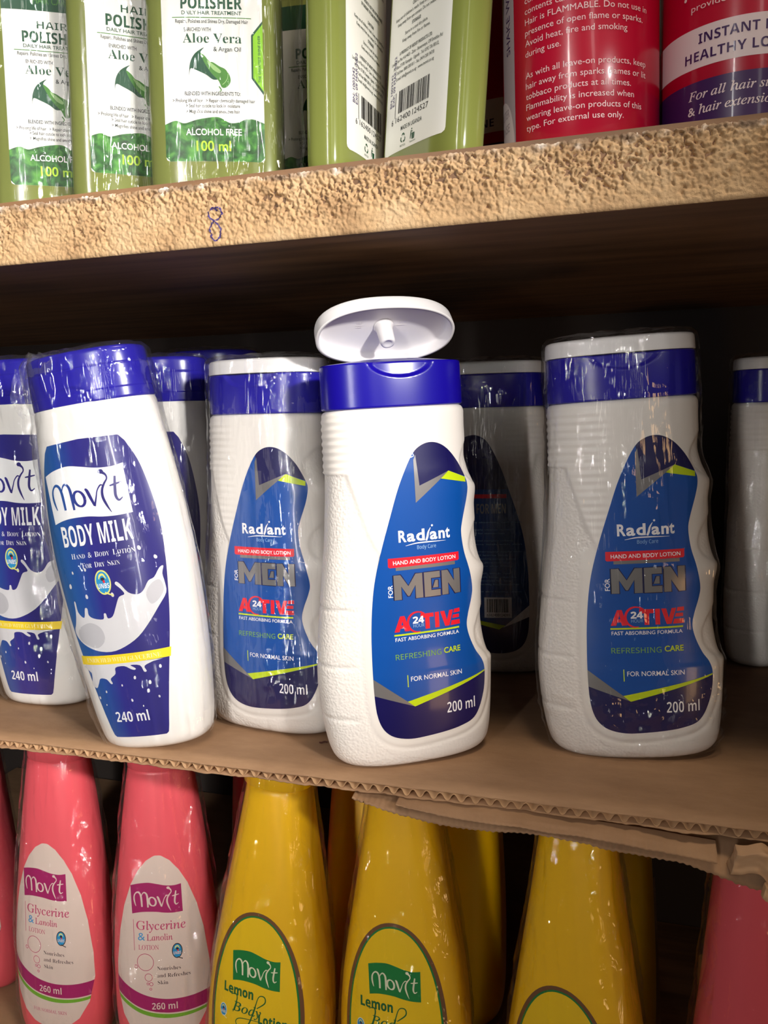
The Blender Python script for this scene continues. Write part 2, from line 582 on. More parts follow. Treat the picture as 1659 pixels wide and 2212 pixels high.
v, f = box_vf(XL, YW, -0.47, XR, YW + 0.012, 0.42)
w = mesh_obj('wall_back', v, f, M_wall, smooth=False); w['kind'] = 'structure'

for nm, x in (('wall_left', XL - 0.012), ('wall_right', XR)):
    v, f = box_vf(x, 0.003, -0.47, x + 0.012, YW + 0.012, 0.42)
    w = mesh_obj(nm, v, f, M_wall, smooth=False); w['kind'] = 'structure'

# --- rough plastered board
M_plaster = mat('rough_tan_plaster', (205, 164, 118), 0.75)
tc = N(M_plaster, 'ShaderNodeTexCoord')
n1 = N(M_plaster, 'ShaderNodeTexNoise', Scale=520.0, Detail=5.0, Roughness=0.7); L(M_plaster, tc.outputs['Object'], n1.inputs['Vector'])
n2 = N(M_plaster, 'ShaderNodeTexNoise', Scale=38.0, Detail=4.0); L(M_plaster, tc.outputs['Object'], n2.inputs['Vector'])
rp = ramp(M_plaster, [(0.32, lin(166, 131, 92)), (0.5, lin(193, 158, 115)), (0.75, lin(206, 176, 137))]); L(M_plaster, n2.outputs['Fac'], rp.inputs[0])
at = N(M_plaster, 'ShaderNodeAttribute', attribute_name='wear')
n3 = N(M_plaster, 'ShaderNodeTexNoise', Scale=160.0, Detail=4.0); L(M_plaster, tc.outputs['Object'], n3.inputs['Vector'])
rw = ramp(M_plaster, [(0.42, lin(128, 104, 82)), (0.52, lin(168, 142, 116)), (0.64, lin(232, 220, 206))]); L(M_plaster, n3.outputs['Fac'], rw.inputs[0])
mx = N(M_plaster, 'ShaderNodeMix', data_type='RGBA')
L(M_plaster, at.outputs['Fac'], mx.inputs[0]); L(M_plaster, rp.outputs[0], mx.inputs[6]); L(M_plaster, rw.outputs[0], mx.inputs[7])
L(M_plaster, mx.outputs[2], bsdf(M_plaster).inputs['Base Color'])
bp = N(M_plaster, 'ShaderNodeBump', Strength=0.8, Distance=0.0008); L(M_plaster, n1.outputs['Fac'], bp.inputs['Height'])
L(M_plaster, bp.outputs['Normal'], bsdf(M_plaster).inputs['Normal'])


def plaster(x, z):
    """relief of the plastered edge in mm (x, z in mm)"""
    t = (z - ZB0 * 1000) / 29.7
    amp = min(1.0, 0.25 + 1.1 * max(t, 0))            # smoother towards the lower arris
    d = 0.0
    wx = x + 0.9 * noise.noise(Vector((x * 0.5, z * 0.5, 40))); wz = z + 0.9 * noise.noise(Vector((x * 0.5, z * 0.5, 70)))
    for s, a in ((0.42, 1.0), (0.78, 1.2), (1.5, 0.6)):
        n = noise.noise(Vector((wx * s, wz * s * 1.1, s * 31)))
        d += a * (0.45 * min(n, 0.25) - 0.9 * max(0.0, -n - 0.04) + 0.5 * max(0.0, n - 0.3))
    patch = 0.55 + 0.75 * max(0, noise.noise(Vector((x * 0.035, z * 0.06, 5.0))) + 0.35)
    return d * amp * patch * 1.9 + 0.25 * noise.noise(Vector((x * 0.05, z * 0.05, 9)))


def build_board():
    st = 0.42
    xs = np.arange(-640, 300, st)
    prof = []                                          # (y, z) from the top surface round to the underside arris
    prof += [(26, 105.3), (14, 105.4), (8, 105.2), (4.5, 104.7), (2.4, 104.0), (1.0, 103.0)]
    zz = np.arange(102.2, 76.6, -st)
    prof += [(0.0, float(q)) for q in zz] + [(0.3, 75.9), (1.0, 75.6)]
    nP, nX = len(prof), len(xs)
    V = []; wear = []
    for x in xs:
        wob = 0.5 * noise.noise(Vector((x * 0.02, 3, 1)))
        for (y, z) in prof:
            d = plaster(x, z)
            k = 1.0 if y <= 0.31 else 0.45
            tt = max(0, (z - 101.5) / 2.5)
            V.append((x * MM, (y - d * k) * MM, (z + (0.35 * d + 0.6 * noise.noise(Vector((x * 0.11, 7, 2))) + wob) * min(tt, 1)) * MM))
            wn = 0.5 + noise.noise(Vector((x * 0.03, 0.3, 12)))
            wear.append(float(np.clip((z - 99.5 - 2.0 * noise.noise(Vector((x * 0.12, z * 0.3, 4)))) / 2.5, 0, 1) * np.clip(wn + 0.35, 0.15, 1)))
    F = [(i * nP + j, i * nP + j + 1, (i + 1) * nP + j + 1, (i + 1) * nP + j) for i in range(nX - 1) for j in range(nP - 1)]
    mi = [0] * len(F)
    b = len(V)
    bv, bf = box_vf(XL, 0.0012, ZB0, XR, YW, ZB1 - 0.0006)
    V += bv; F += [tuple(b + q for q in f) for f in bf]; mi += [1] * 6
    wear += [0.0] * 8
    o = mesh_obj('shelf_board', V, F, [M_plaster, M_dark], midx=mi)
    for p in o.data.polygons[-6:]: p.use_smooth = False
    a = o.data.attributes.new('wear', 'FLOAT', 'POINT'); a.data.foreach_set('value', wear)
    tag(o, 'thick upper shelf board with a rough tan plastered front edge', 'shelf')
    return o


board = build_board()
# the pen-drawn 8, a ribbon lying on the relief
M_pen = mat('blue_pen_ink', (58, 44, 104), 0.6)
P8 = crom([(-177.3, 91.8), (-174.6, 91.6), (-173.6, 89.2), (-175.6, 87.2), (-178.2, 85.6), (-179.6, 83.2), (-179.2, 80.2), (-177.6, 78.0), (-175.8, 78.6), (-174.4, 81.6), (-174.9, 83.6), (-177.0, 86.0), (-179.6, 88.0), (-179.8, 90.2), (-177.9, 91.9), (-176.0, 90.6)], 14)
V, F = [], []
rng = random.Random(4)
for i, (x, z) in enumerate(P8):
    j = min(i + 1, len(P8) - 1); k = max(i - 1, 0)
    d = Vector((P8[j][0] - P8[k][0], P8[j][1] - P8[k][1])); d.normalize()
    wdt = 0.34 + 0.16 * noise.noise(Vector((i * 0.2, 0, 0)))
    for sgn in (-1, 0, 1):
        xx, zz_ = x - d.y * wdt * sgn, z + d.x * wdt * sgn
        V.append((xx * MM, (-plaster(xx, zz_) - 0.14) * MM, zz_ * MM))
    if i:
        q = 3 * (i - 1)
        F += [(q, q + 1, q + 4, q + 3), (q + 1, q + 2, q + 5, q + 4)]
mk = mesh_obj('pen_mark', V, F, M_pen, board); mk['label'] = 'figure 8 drawn in blue pen'

# --- corrugated cardboard sheet
M_card = mat('brown_cardboard', (176, 136, 98), 0.8)
tc = N(M_card, 'ShaderNodeTexCoord'); mp = N(M_card, 'ShaderNodeMapping'); mp.inputs['Scale'].default_value = (1, 2.2, 1)
L(M_card, tc.outputs['Object'], mp.inputs['Vector'])
n1 = N(M_card, 'ShaderNodeTexNoise', Scale=26.0, Detail=6.0, Roughness=0.65); L(M_card, mp.outputs[0], n1.inputs['Vector'])
rp = ramp(M_card, [(0.3, lin(142, 108, 78)), (0.7, lin(166, 130, 97))]); L(M_card, n1.outputs['Fac'], rp.inputs[0])
L(M_card, rp.outputs[0], bsdf(M_card).inputs['Base Color'])
n2 = N(M_card, 'ShaderNodeTexNoise', Scale=700.0, Detail=2.0); L(M_card, tc.outputs['Object'], n2.inputs['Vector'])
bp = N(M_card, 'ShaderNodeBump', Strength=0.12, Distance=0.0005); L(M_card, n2.outputs['Fac'], bp.inputs['Height'])
L(M_card, bp.outputs['Normal'], bsdf(M_card).inputs['Normal'])
M_flute = mat('cardboard_flute_paper', (178, 140, 102), 0.85)
M_tear = mat('torn_cardboard_paper', (186, 148, 112), 0.9)


def sheet(name, x0, x1, z, yb, parent=None, ragged=0.7, th=0.00045):
    """paper liner with a slightly ragged front edge"""
    xs = np.arange(x0, x1, 0.0018)
    V, F = [], []
    for i, x in enumerate(xs):
        yf = ragged * MM * (noise.noise(Vector((x * 90, z * 900, 1))) + 0.6 * noise.noise(Vector((x * 400, z * 900, 2)))) + 0.0012 * noise.noise(Vector((x * 7, 5, 5)))
        dz = 0.00035 * noise.noise(Vector((x * 60, 2, z * 500)))
        for (y, q) in ((yf, -th + dz), (yf, dz), (yf + 0.012, 0.0), (yb, 0.0), (yb, -th), (yf + 0.012, -th)):
            V.append((x, y, z + q))
        if i:
            a, b = 6 * (i - 1), 6 * i
            F += [(a + k, a + (k + 1) % 6, b + (k + 1) % 6, b + k) for k in range(6)]
    return V, F


def cardboard(name, x0, x1, z, yb, pitch, h, parent_label):
    root = bpy.data.objects.new(name, None); COL.objects.link(root); tag(root, parent_label, 'cardboard')
    th = 0.00045
    V, F = sheet('top', x0, x1, z, yb, ragged=0.6)
    mesh_obj('top_liner', V, F, M_card, root)
    V, F = sheet('bottom', x0, x1, z - h + th, yb, ragged=1.6)
    mesh_obj('bottom_liner', V, F, M_card, root)
    V, F = [], []
    n = int((x1 - x0) / pitch * 14)
    zm = z - h / 2; am = h / 2 - th * 1.4
    for i in range(n + 1):
        x = x0 + (x1 - x0) * i / n
        ph = 2 * math.pi * (x - x0) / pitch + 0.9 * noise.noise(Vector((x * 30, 1, 1)))
        s = math.sin(ph); s = math.copysign(abs(s) ** 0.8, s)
        yy = 0.0007 + 0.0007 * noise.noise(Vector((x * 300, 3, 3)))
        for (y, q) in ((yy, 0.00025), (0.03, 0.00025), (0.03, -0.00025), (yy, -0.00025)):
            V.append((x, y, zm + am * s + q))
        if i:
            a, b = 4 * (i - 1), 4 * i
            F += [(a + k, a + (k + 1) % 4, b + (k + 1) % 4, b + k) for k in range(4)]
    mesh_obj('fluting', V, F, M_flute, root)
    return root


cardboard('cardboard_sheet', -0.62, 0.20, ZC, 0.335, 0.0062, 0.0045, 'flat brown corrugated cardboard sheet forming the middle shelf under the white bottles')
v, f = box_vf(-0.62, 0.004, ZF - 0.0615, -0.071, YW - 0.002, ZF)
o = mesh_obj('cardboard_stack', v, f, M_card, smooth=False); tag(o, 'brown cardboard stack under the pink bottles at the bottom left corner', 'cardboard')
v, f = box_vf(-0.069, 0.004, ZF - 0.0615, 0.022, YW - 0.002, ZF - 0.023)
o = mesh_obj('cardboard_stack', v, f, M_card, smooth=False); tag(o, 'lower cardboard stack under the yellow bottle right of centre, below the frame', 'cardboard')
v, f = box_vf(XL, 0.002, ZF - 0.092, XR, YW - 0.001, ZF - 0.062)
o = mesh_obj('shelf_board', v, f, M_dark, smooth=False); tag(o, 'lowest shelf board carrying the cardboard stacks below the frame', 'shelf')


def flap(name, up, lo, yu, yl, th, label, seed, teeth=0.35):
    up = np.array(crom(up, 30)); lo = np.array(crom(lo, 30))
    x0 = max(up[0, 0], lo[0, 0]); x1 = min(up[-1, 0], lo[-1, 0])
    xs = np.arange(x0, x1, 0.45)
    V, F = [], []
    nr = 9
    for i, x in enumerate(xs):
        zu = np.interp(x, up[:, 0], up[:, 1]); zl = np.interp(x, lo[:, 0], lo[:, 1])
        zl += teeth * (math.sin(x * 2 * math.pi / 2.6) * 0.7 + 1.1 * noise.noise(Vector((x * 0.35, seed, 1)))) + 0.5 * noise.noise(Vector((x * 0.08, seed, 7)))
        row = []
        for k in range(nr):
            t = k / (nr - 1)
            bul = 1.3 * math.sin(t * math.pi) + 0.7 * noise.noise(Vector((x * 0.02, t * 4, seed))) + 0.5 * noise.noise(Vector((x * 0.05, t * 9, seed + 3)))
            row.append((yu + (yl - yu) * t - bul, zu + (zl - zu) * t))
        for (y, z_) in row: V.append((x * MM, y * MM, z_ * MM))
        for (y, z_) in reversed(row): V.append((x * MM, (y + th) * MM, (z_ + 0.25 * th) * MM))
        m2 = 2 * nr
        if i:
            a, b = m2 * (i - 1), m2 * i
            F += [(a + k, a + (k + 1) % m2, b + (k + 1) % m2, b + k) for k in range(m2)]
    F += [tuple(range(m2 - 1, -1, -1)), tuple(range(len(V) - m2, len(V)))]
    o = mesh_obj(name, V, F, M_card)
    tag(o, label, 'cardboard')
    return o


flap('cardboard_flap', [(-119.4, -169.6), (-106.1, -169.4), (-69.7, -169.4), (-29.6, -170.6), (8.0, -172.3), (41, -173.6), (60, -174)],
     [(-119.4, -170.9), (-110.8, -173.1), (-93.6, -176.6), (-68.6, -178.6), (-34.8, -176.8), (-6.5, -179.3), (18.7, -180.8), (27.4, -182.4), (41, -186.0), (60, -190)],
     9, -3, 1.6, 'bent torn cardboard flap hanging under the sheet above the yellow bottles', 2)
flap('cardboard_flap', [(-98, -169.3), (-69.7, -169.3), (-29.6, -170.0), (8.0, -171.2), (34, -172.6)],
     [(-98, -170.2), (-69.7, -173.2), (-29.6, -173.8), (8.0, -175.6), (34, -177.4)],
     3, -5.4, 0.8, 'thin torn cardboard layer pressed between the sheet and the larger bent flap', 5, 0.2)


def scrap(name, loc, size, seed, label, rot):
    bm = bmesh.new(); bmesh.ops.create_cube(bm, size=1.0)
    bmesh.ops.subdivide_edges(bm, edges=bm.edges[:], cuts=22, use_grid_fill=True)
    for v in bm.verts:
        c = v.co.copy(); q = Vector((c.x * size[0], c.y * size[1], c.z * size[2]))
        fold = 0.22 * math.sin(c.x * 9 + seed) * size[2]
        d = 1.6 * noise.noise(q * 0.13 + Vector((seed, 0, 0))) + 0.8 * noise.noise(q * 0.4 + Vector((0, seed, 0)))
        v.co = (q + Vector((0.4 * d, -d, fold + 0.6 * d))) * MM
    me = bpy.data.meshes.new(name); bm.to_mesh(me); bm.free()
    me.materials.append(M_tear); me.polygons.foreach_set('use_smooth', [True] * len(me.polygons))
    o = bpy.data.objects.new(name, me); COL.objects.link(o); o.location = loc; o.rotation_euler = rot
    tag(o, label, 'cardboard')
    return o


scrap('cardboard_scrap', (0.0520, -0.004, -0.1765), (24, 6, 10), 3, 'crumpled wad of torn cardboard under the right end of the sheet', (0.2, 0.25, 0.1))
scrap('cardboard_scrap', (0.0590, -0.0075, -0.1870), (18, 5, 5), 8, 'small frayed cardboard scrap lowest at the right edge above the pink bottle', (0.1, 0.35, 0.0))
fl = scrap('wood_splinter', (-0.1483, 0.0372, ZC + 0.0006), (5.2, 0.9, 0.6), 1, 'tiny dark splinter lying on the cardboard beside the open bottle', (0, 0, 0.6))
fl['category'] = 'splinter'; fl.data.materials.clear(); fl.data.materials.append(mat('dark_splinter', (84, 44, 30), 0.7))
# ------------------------------------------------------------------ shared label marks
def flag_fn(x0, x1, z0, z1):
    """maps the traced logo drawing into a rectangle"""
    def fn(px, py):
        yy = py + 0.09 * (px - 815)
        return (x0 + (x1 - x0) * (px - 815) / 355.0, z0 + (z1 - z0) * (1187 - yy) / 177.0)
    return fn


def movit(cv, x0, x1, z0, z1, bgm, fg, layer=1, fg2=None):
    """flag with the handwritten brand word"""
    fn = flag_fn(x0, x1, z0, z1)
    k = (x1 - x0) / 355.0
    top = crom([(812, 1014), (870, 992), (940, 977), (1000, 980), (1060, 986), (1120, 984), (1165, 974)], 5)
    bot = crom([(1172, 1150), (1110, 1158), (1050, 1160), (990, 1158), (920, 1164), (870, 1174), (822, 1190)], 5)
    cv.poly([fn(*p) for p in top + bot], bgm, layer)
    S = lambda pts, w, m_=fg: cv.stroke([fn(*p) for p in pts], [q * k for q in w] if not np.isscalar(w) else w * k, m_, layer + 1)
    fg2 = fg2 or fg
    S([(852, 1136), (845, 1118), (840, 1095), (842, 1072), (852, 1055), (866, 1046), (880, 1050), (889, 1066), (893, 1095), (895, 1135)], [4, 9, 11, 9, 8, 10, 12, 13, 13, 11], fg2)
    S([(892, 1070), (900, 1052), (912, 1042), (925, 1046), (933, 1062), (936, 1095), (937, 1134)], [4, 6, 9, 11, 13, 13, 10], fg2)
    o = [fn(972 + 24 * math.cos(t) - 3, 1094 + 27 * math.sin(t) + 2 * math.cos(t)) for t in np.linspace(0, 2 * math.pi, 25)]
    cv.stroke(o, [k * (7 + 6 * abs(math.cos(t))) for t in np.linspace(0, 2 * math.pi, 25)], fg, layer + 1, smooth=False)
    S([(1000, 1060), (1008, 1066), (1018, 1090), (1030, 1120)], [6, 13, 13, 9])
    S([(1030, 1122), (1042, 1092), (1052, 1066), (1068, 1048), (1078, 1050)], [9, 6, 5, 6, 4])
    cv.ell(*fn(1079, 1000), 11 * k, 9 * k, fg, layer + 1, 18)
    S([(1084, 1003), (1096, 1012), (1098, 1026), (1084, 1044), (1072, 1066), (1070, 1092), (1080, 1120), (1094, 1146)], [12, 8, 6, 8, 10, 11, 9, 2])
    S([(1130, 1018), (1124, 1055), (1121, 1088), (1130, 1104), (1146, 1094)], [8, 11, 11, 8, 4])
    S([(1104, 1052), (1124, 1047), (1150, 1040)], [5, 8, 5])


M_bblue = mat('badge_blue', (24, 142, 198), 0.4)
M_byel = mat('badge_cream', (226, 224, 120), 0.4)


def badge(cv, x, z, w, h, bg, rim, txt, layer=2):
    """oval quality mark: a Q ring round a crested bird head over four letters"""
    cv.ell(x, z, w / 2, h / 2, rim, layer)
    cv.ell(x, z, w / 2 * 0.84, h / 2 * 0.88, bg, layer + 1)
    cv.stroke([(x + 0.02 * w, z - 0.40 * h), (x + 0.2 * w, z - 0.47 * h), (x + 0.5 * w, z - 0.56 * h)], 0.08 * w, rim, layer + 2)
    cv.stroke([(x - 0.22 * w, z + 0.14 * h), (x - 0.12 * w, z + 0.28 * h), (x + 0.08 * w, z + 0.31 * h), (x + 0.24 * w, z + 0.14 * h)], [0.04 * w, 0.12 * w, 0.12 * w, 0.05 * w], M_byel, layer + 2)
    cv.ell(x + 0.02 * w, z + 0.13 * h, 0.13 * w, 0.07 * h, M_black, layer + 2, 14)
    cv.ell(x + 0.08 * w, z + 0.03 * h, 0.07 * w, 0.06 * h, M_red, layer + 3, 12)
    cv.text('UNBS', x - 0.37 * w, x + 0.37 * w, z - 0.24 * h, 0.20 * h, txt, 'bold', layer=layer + 2)


def drop(cv, x, z, r, mt, ang=0.0, layer=3):
    n = 14
    pts = [(r * (math.cos(2 * math.pi * i / n)) * 0.8, r * (math.sin(2 * math.pi * i / n) * 1.05 + 0.25 * max(0, math.sin(2 * math.pi * i / n)) ** 3)) for i in range(n)]
    c, s_ = math.cos(ang), math.sin(ang)
    cv.poly([(x + a * c - b * s_, z + a * s_ + b * c) for a, b in pts], mt, layer)


# ------------------------------------------------------------------ white lotion bottles with the blue label
RAD = Surf([  # z, aL, aR, b, n, cx
    (0, 30, 30, 14.5, 2.5, 0), (0.8, 34, 34, 17, 2.5, 0), (2.5, 37, 36.5, 18.6, 2.55, 0), (6, 39.6, 38.6, 19.6, 2.6, 0), (15, 41.8, 40.2, 20.2, 2.65, 0),
    (30, 43.6, 41.4, 20.5, 2.65, 0), (41, 44, 42, 20.5, 2.65, 0), (44.5, 43.9, 42.2, 20.5, 2.65, 0), (47, 43.8, 40.9, 20.4, 2.65, 0), (55, 43.2, 39.3, 20.3, 2.6, 0), (68, 41.8, 38.2, 20, 2.6, 0), (80, 40.2, 38.6, 20, 2.6, 0),
    (89.5, 38.9, 40.4, 20, 2.6, 0), (92, 38.6, 39.6, 20, 2.6, 0), (97, 38.2, 38.4, 20, 2.6, 0), (110, 36.8, 37.1, 20, 2.6, 0), (120, 36, 36.9, 20, 2.6, 0), (128.5, 35.2, 37.9, 20, 2.6, 0),
    (131.5, 35, 37.2, 20, 2.6, 0), (138, 34.7, 35.0, 20, 2.6, 0), (145, 34.4, 33.8, 19.8, 2.5, 0), (158, 34.2, 33.8, 19.6, 2.45, 0), (165, 34, 34, 19.5, 2.4, 0), (167.2, 33.2, 33.2, 19, 2.4, 0), (168.6, 31, 31, 17.5, 2.4, 0)])
RLAB = crom([(7, 150.6), (2, 146), (-4.5, 133), (-9.8, 118), (-15, 102), (-19, 86), (-21.2, 66), (-21.8, 42), (-20.6, 26), (-16, 17.6), (-7, 14.2), (5, 14.4), (20, 16.2), (28.2, 19.6),
             (33.2, 29.5), (34.6, 40), (33.2, 46), (30, 51), (27, 58), (25.8, 64), (26.8, 69.4), (29.2, 76.6), (30, 82), (28.4, 91.4), (26.2, 99.6), (25.2, 108), (26, 113.4), (29.2, 124), (30.2, 130.4), (29, 134.6), (24.6, 142.8), (19, 149), (13, 151.6)], 6, True)


def rad_disp(X, Y, Z):
    D = np.zeros_like(X)
    sd = seg_dist(X, Z, RLAB)
    fr = np.abs(Y) > 2
    # raised rim: a groove running round the label panel
    D -= np.where(fr, 0.5 * np.exp(-((sd - 4.6) / 0.9) ** 2), 0) * np.clip((70 - Z) / 25 + (X < -8) * 1.0, 0, 1)
    # horizontal ribs of the upper left side
    rib = np.clip((-6 - X) / 12, 0, 1) * np.clip((Z - 121) / 6, 0, 1) * np.clip((167 - Z) / 3, 0, 1)
    xb = np.interp(Z, [99, 104, 112, 124, 135, 139], [-13, -16, -19.5, -23, -26, -27])   # edge of the pebbled grip panel
    panel = np.clip((xb - X) / 0.9, 0, 1) * (Z < 139.5)
    rib2 = np.clip((X - xb) / 1.5, 0, 1) * np.clip((-8 - X) / 6, 0, 1) * np.clip((Z - 104) / 6, 0, 1) * (Z < 139)
    D += 0.30 * np.cos(2 * np.pi * Z / 3.4) * np.maximum(rib * (Z >= 139) * 1.0, 0.6 * rib2)
    D -= 0.65 * panel * np.clip((Z - 92) / 10, 0, 1)
    for zg in (77, 50.5, 25.5):
        D -= 0.75 * np.exp(-((Z - zg) / 0.8) ** 2) * np.clip((-27 - X) / 5, 0, 1)
    # three leaf-shaped dents down the right side
    for z0, z1, w in ((130, 152, 7.5), (91, 114, 8.5), (46, 72, 9)):
        t = np.clip((Z - z0) / (z1 - z0), 0, 1)
        aR = RAD.par(Z)[1]
        edge = aR - w * np.sin(np.pi * t ** 0.8) ** 0.8
        ins = np.clip((X - edge) / 1.0, 0, 1) * (t > 0) * (t < 1)
        D -= 0.9 * ins * np.sin(np.pi * np.clip(t, 0, 1)) ** 0.5
    # the foot: slight seam blocks
    D -= 0.25 * np.exp(-((X - 4) / 0.7) ** 2) * (Z < 9)
    return D


def cap_rows(a, b, n, z0, z1, flare=0.25):
    return [(z0, a - 0.8, a - 0.8, b - 0.8, n, 0), (z0 + 0.5, a, a, b, n, 0), (z0 + 3, a, a, b, n, 0), (z1 - 1.0, a - flare, a - flare, b - flare, n, 0), (z1 - 0.3, a - flare - 0.25, a - flare - 0.25, b - flare - 0.25, n, 0), (z1, a - flare - 1, a - flare - 1, b - flare - 1, n, 0)]


def build_lid(name, a, b, n, h, parent, mt, dz=0.0, dy=0.0, peg=True, angle=0.0, marks=False):
    """hollow flip lid; origin at the hinge (rear, lower rim), reaching forward -2b"""
    o_ = Surf([(0, a, a, b, n, 0), (h - 1.6, a - 0.3, a - 0.3, b - 0.3, n, 0), (h - 0.5, a - 1.0, a - 1.0, b - 1.0, n, 0), (h, a - 2.6, a - 2.6, b - 2.6, n, 0), (h + 0.7, a * 0.5, a * 0.5, b * 0.5, n, 0)])
    i_ = Surf([(0, a - 1.5, a - 1.5, b - 1.5, n, 0), (h - 3.0, a - 1.9, a - 1.9, b - 1.9, n, 0), (h - 1.9, a - 3.6, a - 3.6, b - 3.6, n, 0), (h - 1.5, a * 0.55, a * 0.55, b * 0.55, n, 0)])
    zo = [0, 0.3, 2, 4, h - 1.6, h - 1.0, h - 0.5, h - 0.2, h, h + 0.4, h + 0.7]
    zi = [h - 1.5, h - 1.7, h - 1.9, h - 2.4, h - 3.0, 2, 0.6, 0.0]
    nf = 96
    X1, Y1, Z1 = skin(o_, zo, nf); X2, Y2, Z2 = skin(i_, zi, nf)
    X = np.vstack([X2, X1]); Y = np.vstack([Y2, Y1]); Z = np.vstack([Z2, Z1])
    V, F = rows_mesh(X, Y - b, Z, True, True)
    lid = mesh_obj(name, V, F, mt, parent)
    lid.location = (0, (dy + b) * MM, dz * MM)
    lid.rotation_euler = (-math.radians(angle), 0, 0)
    if peg:
        prof = [(4.9, h - 1.7), (4.2, h - 2.3), (3.9, h - 4), (3.6, h - 11.5), (3.2, h - 12.4), (2.4, h - 12.7), (1.8, h - 12.2)]
        ph = np.linspace(0, 2 * np.pi, 32, endpoint=False)
        X = np.array([[r * math.cos(p) for p in ph] for r, z in prof]); Y = np.array([[r * math.sin(p) - b for p in ph] for r, z in prof]); Z = np.array([[z] * 32 for r, z in prof])
        V, F = rows_mesh(X, Y, Z, False, True)
        mesh_obj('sealing_peg', V, F, mt, lid)
    if marks:
        cv = Canvas()
        for pts in ([(-13.5, 5.4), (-10.6, 5.4)], [(-13.2, 3.8), (-13.2, 2.4), (-10.8, 2.4), (-10.8, 3.8)], [(-12, 3.6), (-12, 2.4)], [(-13.6, 1.0), (-10.4, 1.0)], [(-13.4, -0.2), (-10.4, -0.2)],
                    [(-17.5, 6.6), (-15.8, 7.4), (-14.2, 7.0)], [(6.0, 0.6), (10.5, 0.8)], [(8.2, 2.2), (8.0, 3.4), (9.2, 4.2), (10.6, 3.6), (10.6, 2.4)]):
            cv.stroke(pts, 0.26, mt, smooth=False)
        cv.build('moulded_mark', lambda x, y, off: np.stack([x, -b - y, np.full_like(x, h - 1.68) - 0.12], -1), lid)
    return lid


def barcode(cv, x0, y0, w, h, mt, seed, n=38):
    rng = random.Random(seed); x = x0
    ws = [rng.choice([1, 1, 2, 3]) for _ in range(n)]
    tot = sum(ws)
    for i, q in enumerate(ws):
        if i % 2 == 0: cv.rect(x, y0, x + w * q / tot, y0 + h, mt, 3)
        x += w * q / tot


M_rblue = mat('label_bright_blue', (0, 76, 160), 0.3, coat=0.3)
M_rnavy = mat('label_navy', (17, 12, 78), 0.3, coat=0.3)
M_lime = mat('label_lime', (196, 218, 10), 0.35)
M_foil = mat('label_silver_foil', (150, 146, 145), 0.3, metal=0.6)
M_red = mat('label_red', (232, 20, 44), 0.35)
M_wht = mat('label_white_print', (244, 242, 244), 0.4)
M_outl = mat('label_dark_blue_outline', (10, 12, 70), 0.35)
M_pale = mat('label_pale_blue_print', (150, 190, 232), 0.4)
M_olive = mat('label_olive_print', (120, 172, 60), 0.4)
M_black = mat('label_black_print', (26, 24, 28), 0.5)


def rad_front_art():
    cv = Canvas()
    cv.poly(RLAB, M_rblue, 0)
    return cv


def clip_poly(poly, keep):
    """Sutherland-Hodgman against half planes (px,py,nx,ny): keep n.(p-q)>=0"""
    for (qx, qy, nx, ny) in keep:
        out = []
        for i in range(len(poly)):
            a, b = poly[i - 1], poly[i]
            da = (a[0] - qx) * nx + (a[1] - qy) * ny; db = (b[0] - qx) * nx + (b[1] - qy) * ny
            if da >= 0: out.append(a)
            if (da >= 0) != (db >= 0):
                t = da / (da - db); out.append((a[0] + t * (b[0] - a[0]), a[1] + t * (b[1] - a[1])))
        poly = out
        if not poly: return []
    return poly


def line_keep(p, q):
    """keep the left side of p->q"""
    return (p[0], p[1], -(q[1] - p[1]), q[0] - p[0])


